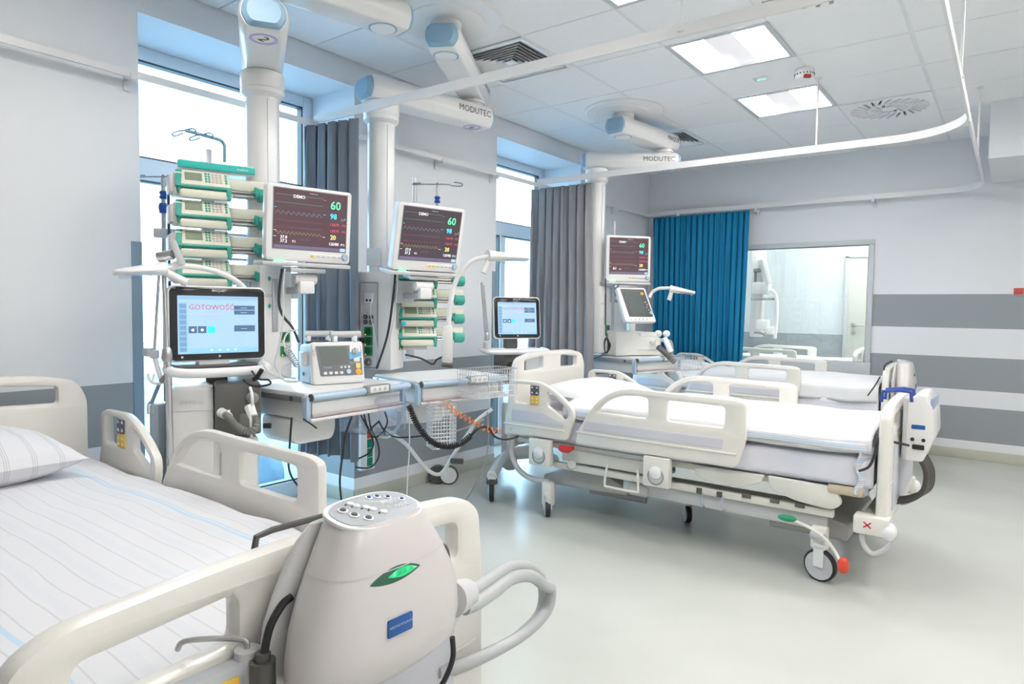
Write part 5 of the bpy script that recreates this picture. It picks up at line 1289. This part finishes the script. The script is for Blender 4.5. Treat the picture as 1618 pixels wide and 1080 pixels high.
for k, yb in enumerate((3.60, 3.72)):
    tag(M().tube([(2.94, yb, .875 - .04 * k * 0), (2.945, yb, .925), (3.02, yb, .935), (3.06, yb, .93), (3.065, yb, .885)], .008, sm=1, n=8).build('hanging_clip', bluek), 'blue hanging clip on the middle bed footboard, %s one' % ('near' if k == 0 else 'far'), 'clip')
hs = M()
for k in range(4): hs.tube([(3.10 + .006 * k, 3.66 + .022 * k, .62), (3.13 + .006 * k, 3.66 + .022 * k, .55), (3.12 + .006 * k, 3.67 + .022 * k, .46), (3.06, 3.68 + .022 * k, .40), (2.98, 3.70 + .022 * k, .375)], .013, n=10, sm=6)
tag(hs.build('air_hose', mat('dark_hose', (.07, .065, .06), .45), kind=None), 'dark ribbed air hose bundle hanging under the white compressor box', 'hose')
cable('power_cable', 'black cable running over the quilt corner of the middle bed', [(2.955, 3.42, .73), (2.95, 3.40, .66), (2.93, 3.38, .60), (2.89, 3.372, .575)], .006)
# farthest bed: upright pump
auto_pump('white upright mattress pump on the footboard of the farthest bed', (2.716, 5.99, .75), 90, full=False, scale=.9)
cable('power_cable', 'black cable beside the upright pump of the farthest bed', [(2.70, 5.86, .93), (2.66, 5.82, .90), (2.655, 5.80, .86)], .006)
cable('power_cable', 'thin black cable hanging over the quilt of the farthest bed', [(2.62, 5.88, .80), (2.60, 5.80, .74), (2.56, 5.74, .66)], .005)

# ================================================================== BASKETS, HOSES, CABLES, FLOOR STAND
def basket(label, c, sx, sy, sz, rz, n1=10, n2=5, r=.0018):
    t = thing('wire_basket', label, 'basket', c, rz); m = M()
    for k in range(n2 + 1):
        z = sz * k / n2; m.tube([(-sx / 2, -sy / 2, z), (sx / 2, -sy / 2, z), (sx / 2, sy / 2, z), (-sx / 2, sy / 2, z)], r, n=5, closed=True)
    for k in range(n1 + 1):
        x = -sx / 2 + sx * k / n1; m.tube([(x, -sy / 2, sz), (x, -sy / 2, 0), (x, sy / 2, 0), (x, sy / 2, sz)], r, n=5)
    q = max(3, int(n1 * sy / sx))
    for k in range(q + 1):
        y = -sy / 2 + sy * k / q; m.tube([(-sx / 2, y, sz), (-sx / 2, y, 0), (sx / 2, y, 0), (sx / 2, y, sz)], r, n=5)
    m.build('wires', mat('bright_wire', (.66, .67, .70), .35, .35), t, kind='stuff')
    M().tube([(-sx / 2, -sy / 2, sz), (sx / 2, -sy / 2, sz), (sx / 2, sy / 2, sz), (-sx / 2, sy / 2, sz)], r * 1.8, n=6, closed=True).build('rim', steel, t)
    return t
a = at(770, 625, 3.75); basket('wire basket on the right end of the empty shelf', (a.x, a.y, a.z), .30, .16, .155, 79, 16, 5)
a = at(697, 705, 3.60); basket('empty wire basket hanging under the empty shelf', (a.x, a.y, a.z), .13, .11, .24, 60, 8, 12)
a = at(1087, 584, 5.36); basket('small wire basket on the far shelf in front of the blue curtain', (a.x, a.y, a.z), .24, .14, .11, 77, 10, 3)
tag(M().box((0, 0, 0), (.30, .22, .20), .03, T(*at(590, 652, 3.45)) @ rotz(.4)).build('clear_canister', clearp), 'clear plastic container hanging between the two near shelves', 'container')
def helix(pts, R, turns, r, name, label, m_, n=6):
    P = spline(pts, 30); N = turns * 14; out = []
    Ls = [0]
    for a_, b_ in zip(P[:-1], P[1:]): Ls.append(Ls[-1] + (b_ - a_).length)
    j = 0; up = Vector((.3, .2, 1)).normalized()
    for k in range(N + 1):
        s_ = Ls[-1] * k / N
        while j < len(Ls) - 2 and Ls[j + 1] < s_: j += 1
        f = (s_ - Ls[j]) / max(1e-9, Ls[j + 1] - Ls[j]); p = P[j].lerp(P[j + 1], min(1, f)); d = (P[j + 1] - P[j]).normalized()
        u = (up - d * up.dot(d)).normalized(); v = d.cross(u); a_ = 2 * PI * k / 14
        out.append(p + R * (u * math.cos(a_) + v * math.sin(a_)))
    return tag(M().tube(out, r, n=n).build(name, m_), label, 'cable')
helix([at(646, 640, 3.5), at(655, 662, 3.5), at(664, 678, 3.5), at(678, 695, 3.5)], .013, 17, .0045, 'coiled_cable', 'black spiral cable hanging down from the left end of the empty shelf', black)
helix([at(678, 695, 3.5), at(693, 703, 3.5), at(712, 705, 3.5), at(730, 699, 3.5), at(744, 688, 3.5)], .013, 22, .0045, 'coiled_cable', 'black spiral cable sagging under the hanging wire basket', black)
helix([at(700, 636, 3.55), at(722, 652, 3.55), at(745, 665, 3.55), at(768, 677, 3.55), at(793, 681, 3.55)], .014, 13, .0032, 'orange_coil', 'orange spiral hose stretched towards the middle bed', orange)
cable('power_cable', 'black cable from the spiral cable to the head of the middle bed', [at(744, 688, 3.5), at(757, 676, 3.5), at(770, 675, 3.55), at(783, 690, 3.6), at(800, 694, 3.7), at(818, 689, 3.8)], .006)
cable('power_cable', 'black cable drooping from the near monitor to the shelf', [at(446, 424, 3.05), at(442, 450, 3.05), at(441, 480, 3.05), at(448, 500, 3.05), at(462, 517, 3.04), at(472, 540, 3.02)], .0065)
cable('signal_cable', 'thin grey cable hanging from the near monitor down to the shelf', [at(450, 424, 3.04), at(447, 470, 3.02), at(447, 510, 2.98), at(440, 550, 2.95), at(434, 575, 2.92), at(445, 592, 2.88), at(468, 598, 2.86)], .0035, lgrey)
cable('signal_cable', 'thin grey cable arching over the left part of the near shelf', [at(413, 570, 2.85), at(425, 588, 2.84), at(450, 600, 2.83), at(476, 602, 2.84)], .003, lgrey)
cable('signal_cable', 'light grey sensor lead looping left of the defibrillator', [at(462, 572, 2.86), at(446, 580, 2.84), at(442, 592, 2.82), at(452, 602, 2.80), at(470, 603, 2.80)], .0035, lgrey)
cable('power_cable', 'black looped cable lying on the near shelf beside the ventilator screen', [at(385, 600, 2.86), at(396, 608, 2.84), at(412, 610, 2.83), at(427, 606, 2.83), at(424, 600, 2.85), at(410, 599, 2.86), at(404, 594, 2.88), at(398, 586, 2.9)], .0045)
tag(M().tube([at(400, 600, 2.86), at(407, 594, 2.86), at(414, 583, 2.86)], .010, sm=3).build('black_clip', black), 'black clip standing on the near shelf beside the ventilator screen', 'clip')
cable('power_cable', 'black cable from the tilted monitor down behind the shelf', [at(625, 428, 3.75), at(621, 470, 3.75), at(612, 530, 3.75), at(595, 582, 3.75)], .0065)
cable('signal_cable', 'grey cable running beside the black one left of the tilted monitor', [at(629, 430, 3.74), at(625, 480, 3.74), at(615, 540, 3.74), at(602, 582, 3.74)], .0035, lgrey)
cable('signal_cable', 'thin grey cable from the data outlet of the second column', [at(590, 462, 3.80), at(585, 490, 3.78), at(590, 520, 3.78), at(597, 560, 3.78), at(600, 585, 3.76)], .003, lgrey)
cable('power_cable', 'black cable hanging in front of the first window below the near shelf', [at(461, 660, 3.0), at(458, 700, 3.1), at(456, 735, 3.2), at(462, 755, 3.25), at(475, 772, 3.3)], .005)
cable('power_cable', 'black cable curving over the dark grey curtain to the floor', [at(556, 657, 3.1), at(545, 690, 3.08), at(541, 720, 3.1), at(537, 760, 3.1), at(541, 803, 3.1)], .005)
cable('signal_cable', 'grey cable hanging straight down from the empty shelf to the floor', [at(646, 650, 3.45), at(647, 700, 3.45), at(644, 760, 3.42), at(642, 806, 3.42)], .0032, lgrey)
cable('signal_cable', 'thin grey cable trailing across the floor to the ventilator by the middle bed', [at(770, 650, 3.9), at(772, 690, 3.9), at(765, 730, 3.95)] + [Vector(p) for p in ((.62, 3.28, .06), (.58, 3.16, .006), (.50, 3.06, .005), (.38, 2.98, .005), (.30, 2.92, .005), (.34, 2.86, .005), (.42, 2.92, .005), (.30, 2.98, .005), (.28, 2.84, .005))], .0035, mat('cable_grey', (.30, .30, .29), .5))
for k, pts in enumerate(([(574, 650), (580, 672), (590, 690), (603, 684), (612, 667), (608, 650)], [(582, 650), (586, 675), (597, 700), (598, 722), (585, 738), (562, 738)], [(570, 655), (583, 680), (590, 700), (583, 715), (567, 724)], [(600, 665), (590, 673), (582, 682)], [(598, 664), (608, 680), (625, 690), (650, 690), (676, 687)])):
    cable('power_cable', ['black cable looping round the clear container', 'long black cable hanging in a wide bow in front of the socket strip', 'black cable crossing the socket strip diagonally', 'short black cable end beside the clear container', 'black cable running from the container to the spiral cable'][k], [at(x, y, 3.5) for x, y in pts], .0045)
cable('air_tube', 'wide clear looped tube under the clear container', [at(570, 660, 3.55), at(585, 680, 3.55), at(610, 690, 3.55), at(628, 675, 3.55), at(632, 650, 3.55)], .010, mat('pale_tube', (.68, .72, .80), .2))
cable('power_cable', 'short black lead at the foot of the examination lamp on the empty shelf', [at(640, 560, 3.6), at(665, 566, 3.6), at(683, 575, 3.58), at(690, 568, 3.58), at(700, 563, 3.56)], .005)
cable('power_cable', 'pair of thin black leads below the near shelf front', [at(480, 662, 2.9), at(492, 670, 2.95), at(500, 676, 3.0)], .004)
# floor stand with a white bent leg
t = thing('mobile_stand', 'white tubular stand with one big grey castor at the wall', 'stand', (0, 0, 0))
cw = Vector((.14, 3.63, 0))
wheel = T(.16, 3.60, 0) @ rotz(math.radians(38))
M().lathe([(.045, -.012), (.060, -.016), (.071, -.012), (.071, .012), (.060, .016), (.045, .012)], 36, wheel @ T(0, 0, .071) @ rotx(PI / 2)).build('tyre', dgrey, t)
M().lathe([(.059, -.018), (.059, .018)], 36, wheel @ T(0, 0, .071) @ rotx(PI / 2)).build('wheel_disc', white, t)
M().lathe([(.045, -.012), (.060, -.016), (.071, -.012), (.071, .012), (.060, .016), (.045, .012)], 36, T(.09, 3.56, 0) @ rotz(.7) @ T(0, 0, .071) @ rotx(PI / 2)).build('tyre', dgrey, t)
B((0, 0, 0), (.085, .03, .035), .008, T(*at(722, 728, 4.25)) @ rotz(.5)).build('brake_tab', dgrey, t)
M().tube([at(606, 676, 4.1), at(640, 700, 4.15), at(665, 730, 4.2), at(680, 745, 4.25), at(693, 749, 4.3), at(703, 741, 4.3), at(718, 716, 4.3), at(740, 684, 4.3), at(756, 662, 4.3), at(778, 646, 4.3)], .0125, n=12, sm=6).build('bent_tube', arm_w, t)
M().tube([at(700, 686, 4.28), at(735, 676, 4.28), at(765, 662, 4.28)], .006, n=8, sm=4).build('cross_bar', steel, t)
# wall socket strip at the niche corner
t = thing('socket_strip', 'white socket strip with red and green outlets on the wall below the near shelf', 'socket', (0, 0, 0))
M().box((.02, 2.935, .37), (.04, .12, .31), .004).build('housing', white, t)
B((.042, 2.95, .455), (.006, .045, .062), .003).build('red_outlet', mat('outlet_red', (.65, .06, .02), .35), t)
for k in range(3): B((.042, 2.95, .39 - .062 * k), (.006, .045, .058), .003).build('green_outlet', mat('outlet_green', (.0, .20, .12), .35), t)

# ================================================================== THE ADJOINING ROOM (seen through the glass)
bd = bed('white hospital bed in the adjoining room seen through the inner window', -.10, 8.75)
bedding('quilt', 'white quilt on the bed in the adjoining room', 'quilt', linen, (-.10, 8.75), .35, 2.09, .475, .72, .12, .02, 19, bulge=.02)
auto_pump('greyish mattress pump on the bed behind the inner window', (2.10, 8.45, .70), 90, full=False, scale=.95)
t = thing('patient_monitor', 'white monitor seen edge-on through the inner window', 'monitor', (.80, 9.0, 1.82), 0, 'patient monitors')
M().plate([rrect(.34, .34, .02)], .06, .012, rotz(math.radians(118)) @ rotx(math.radians(-14)) @ XZ).build('casing', arm_w, t)
M().plate([rrect(.27, .27, .01)], .004, .001, rotz(math.radians(118)) @ rotx(math.radians(-14)) @ XZ @ T(0, 0, .032)).build('screen', lgrey, t)
M().cyl((-.12, .05, -.25), (-.12, .05, .0), .02).box((-.08, .03, .02), (.12, .06, .05), .01).build('bracket', mgrey, t)
t = thing('supply_column', 'white supply column with units behind the inner window glass', 'column', (.70, 9.12, 0), 0)
M().box((0, 0, 1.9), (.16, .16, 1.88), .02).build('column', arm_w, t)
B((.08, -.12, 1.60), (.22, .14, .16), .02).build('pump_unit', white, t)
B((.10, -.14, 1.46), (.30, .05, .03), .005).build('rail', steel, t)
M().tube([(.20, -.14, 1.58), (.27, -.14, 1.50), (.29, -.14, 1.25), (.27, -.14, .95)], .022, n=12, sm=6).build('hose', white, t)
M().box((.12, -.15, 1.12), (.16, .10, .14), .02, None).box((.22, -.17, 1.05), (.10, .08, .10), .02).build('humidifier', white, t)
M().tube([(.03, -.2, 1.02), (.10, -.22, 1.02), (.18, -.22, .99)], .015, sm=4).build('dark_hose', mgrey, t)

# ================================================================== OUTSIDE THE WINDOWS
o = struct(B((-12, 4, -.45), (22.6, 40, .5)).build('snow_ground', snow)); 
rd = random.Random(5)
for k, (x, y) in enumerate(((-1.9, 3.0), (-2.6, 4.3), (-3.3, 5.6), (-3.9, 3.7), (-5.2, 5.2), (-5.0, 7.2), (-3.0, 7.2))):
    m = M().ell((0, 0, 0), (.50, .48, .24 + .05 * (k % 3)), None, 18, 10)
    m.v = [(a + .05 * math.sin(7 * b_ + k), b_ + .05 * math.sin(9 * a), c + .04 * math.sin(6 * a + 5 * b_)) for a, b_, c in m.v]
    o = m.build('snow_mound', snow if k % 2 else stone); o.location = (x, y, -.16); tag(o, 'snow covered mound outside the low window panes', 'mound', 'snow mounds outside the windows')

# jointed hose arm of the second ventilator
t = thing('hose_support_stand', 'thin chrome hose arm standing left of the smaller looking ventilator screen', 'stand', (0, 0, 0))
M().cyl(at(768, 536, 4.85), at(761, 446, 4.85), .009, n=12).cyl(at(772, 534, 4.85), at(764, 450, 4.85), .006, n=10).build('rod', steel, t)
M().lathe([(.014, 0), (.020, .015), (.015, .05), (.010, .06)], 16, T(*at(769, 538, 4.84))).build('joint_cone', steel, t)
M().tube([at(755, 447, 4.85), at(758, 441, 4.85), at(764, 443, 4.85), at(766, 450, 4.85)], .006, sm=3).build('hose_hook', white, t)
M().cyl(at(768, 540, 4.84), at(768, 552, 4.84), .02).build('foot_clamp', lgrey, t)
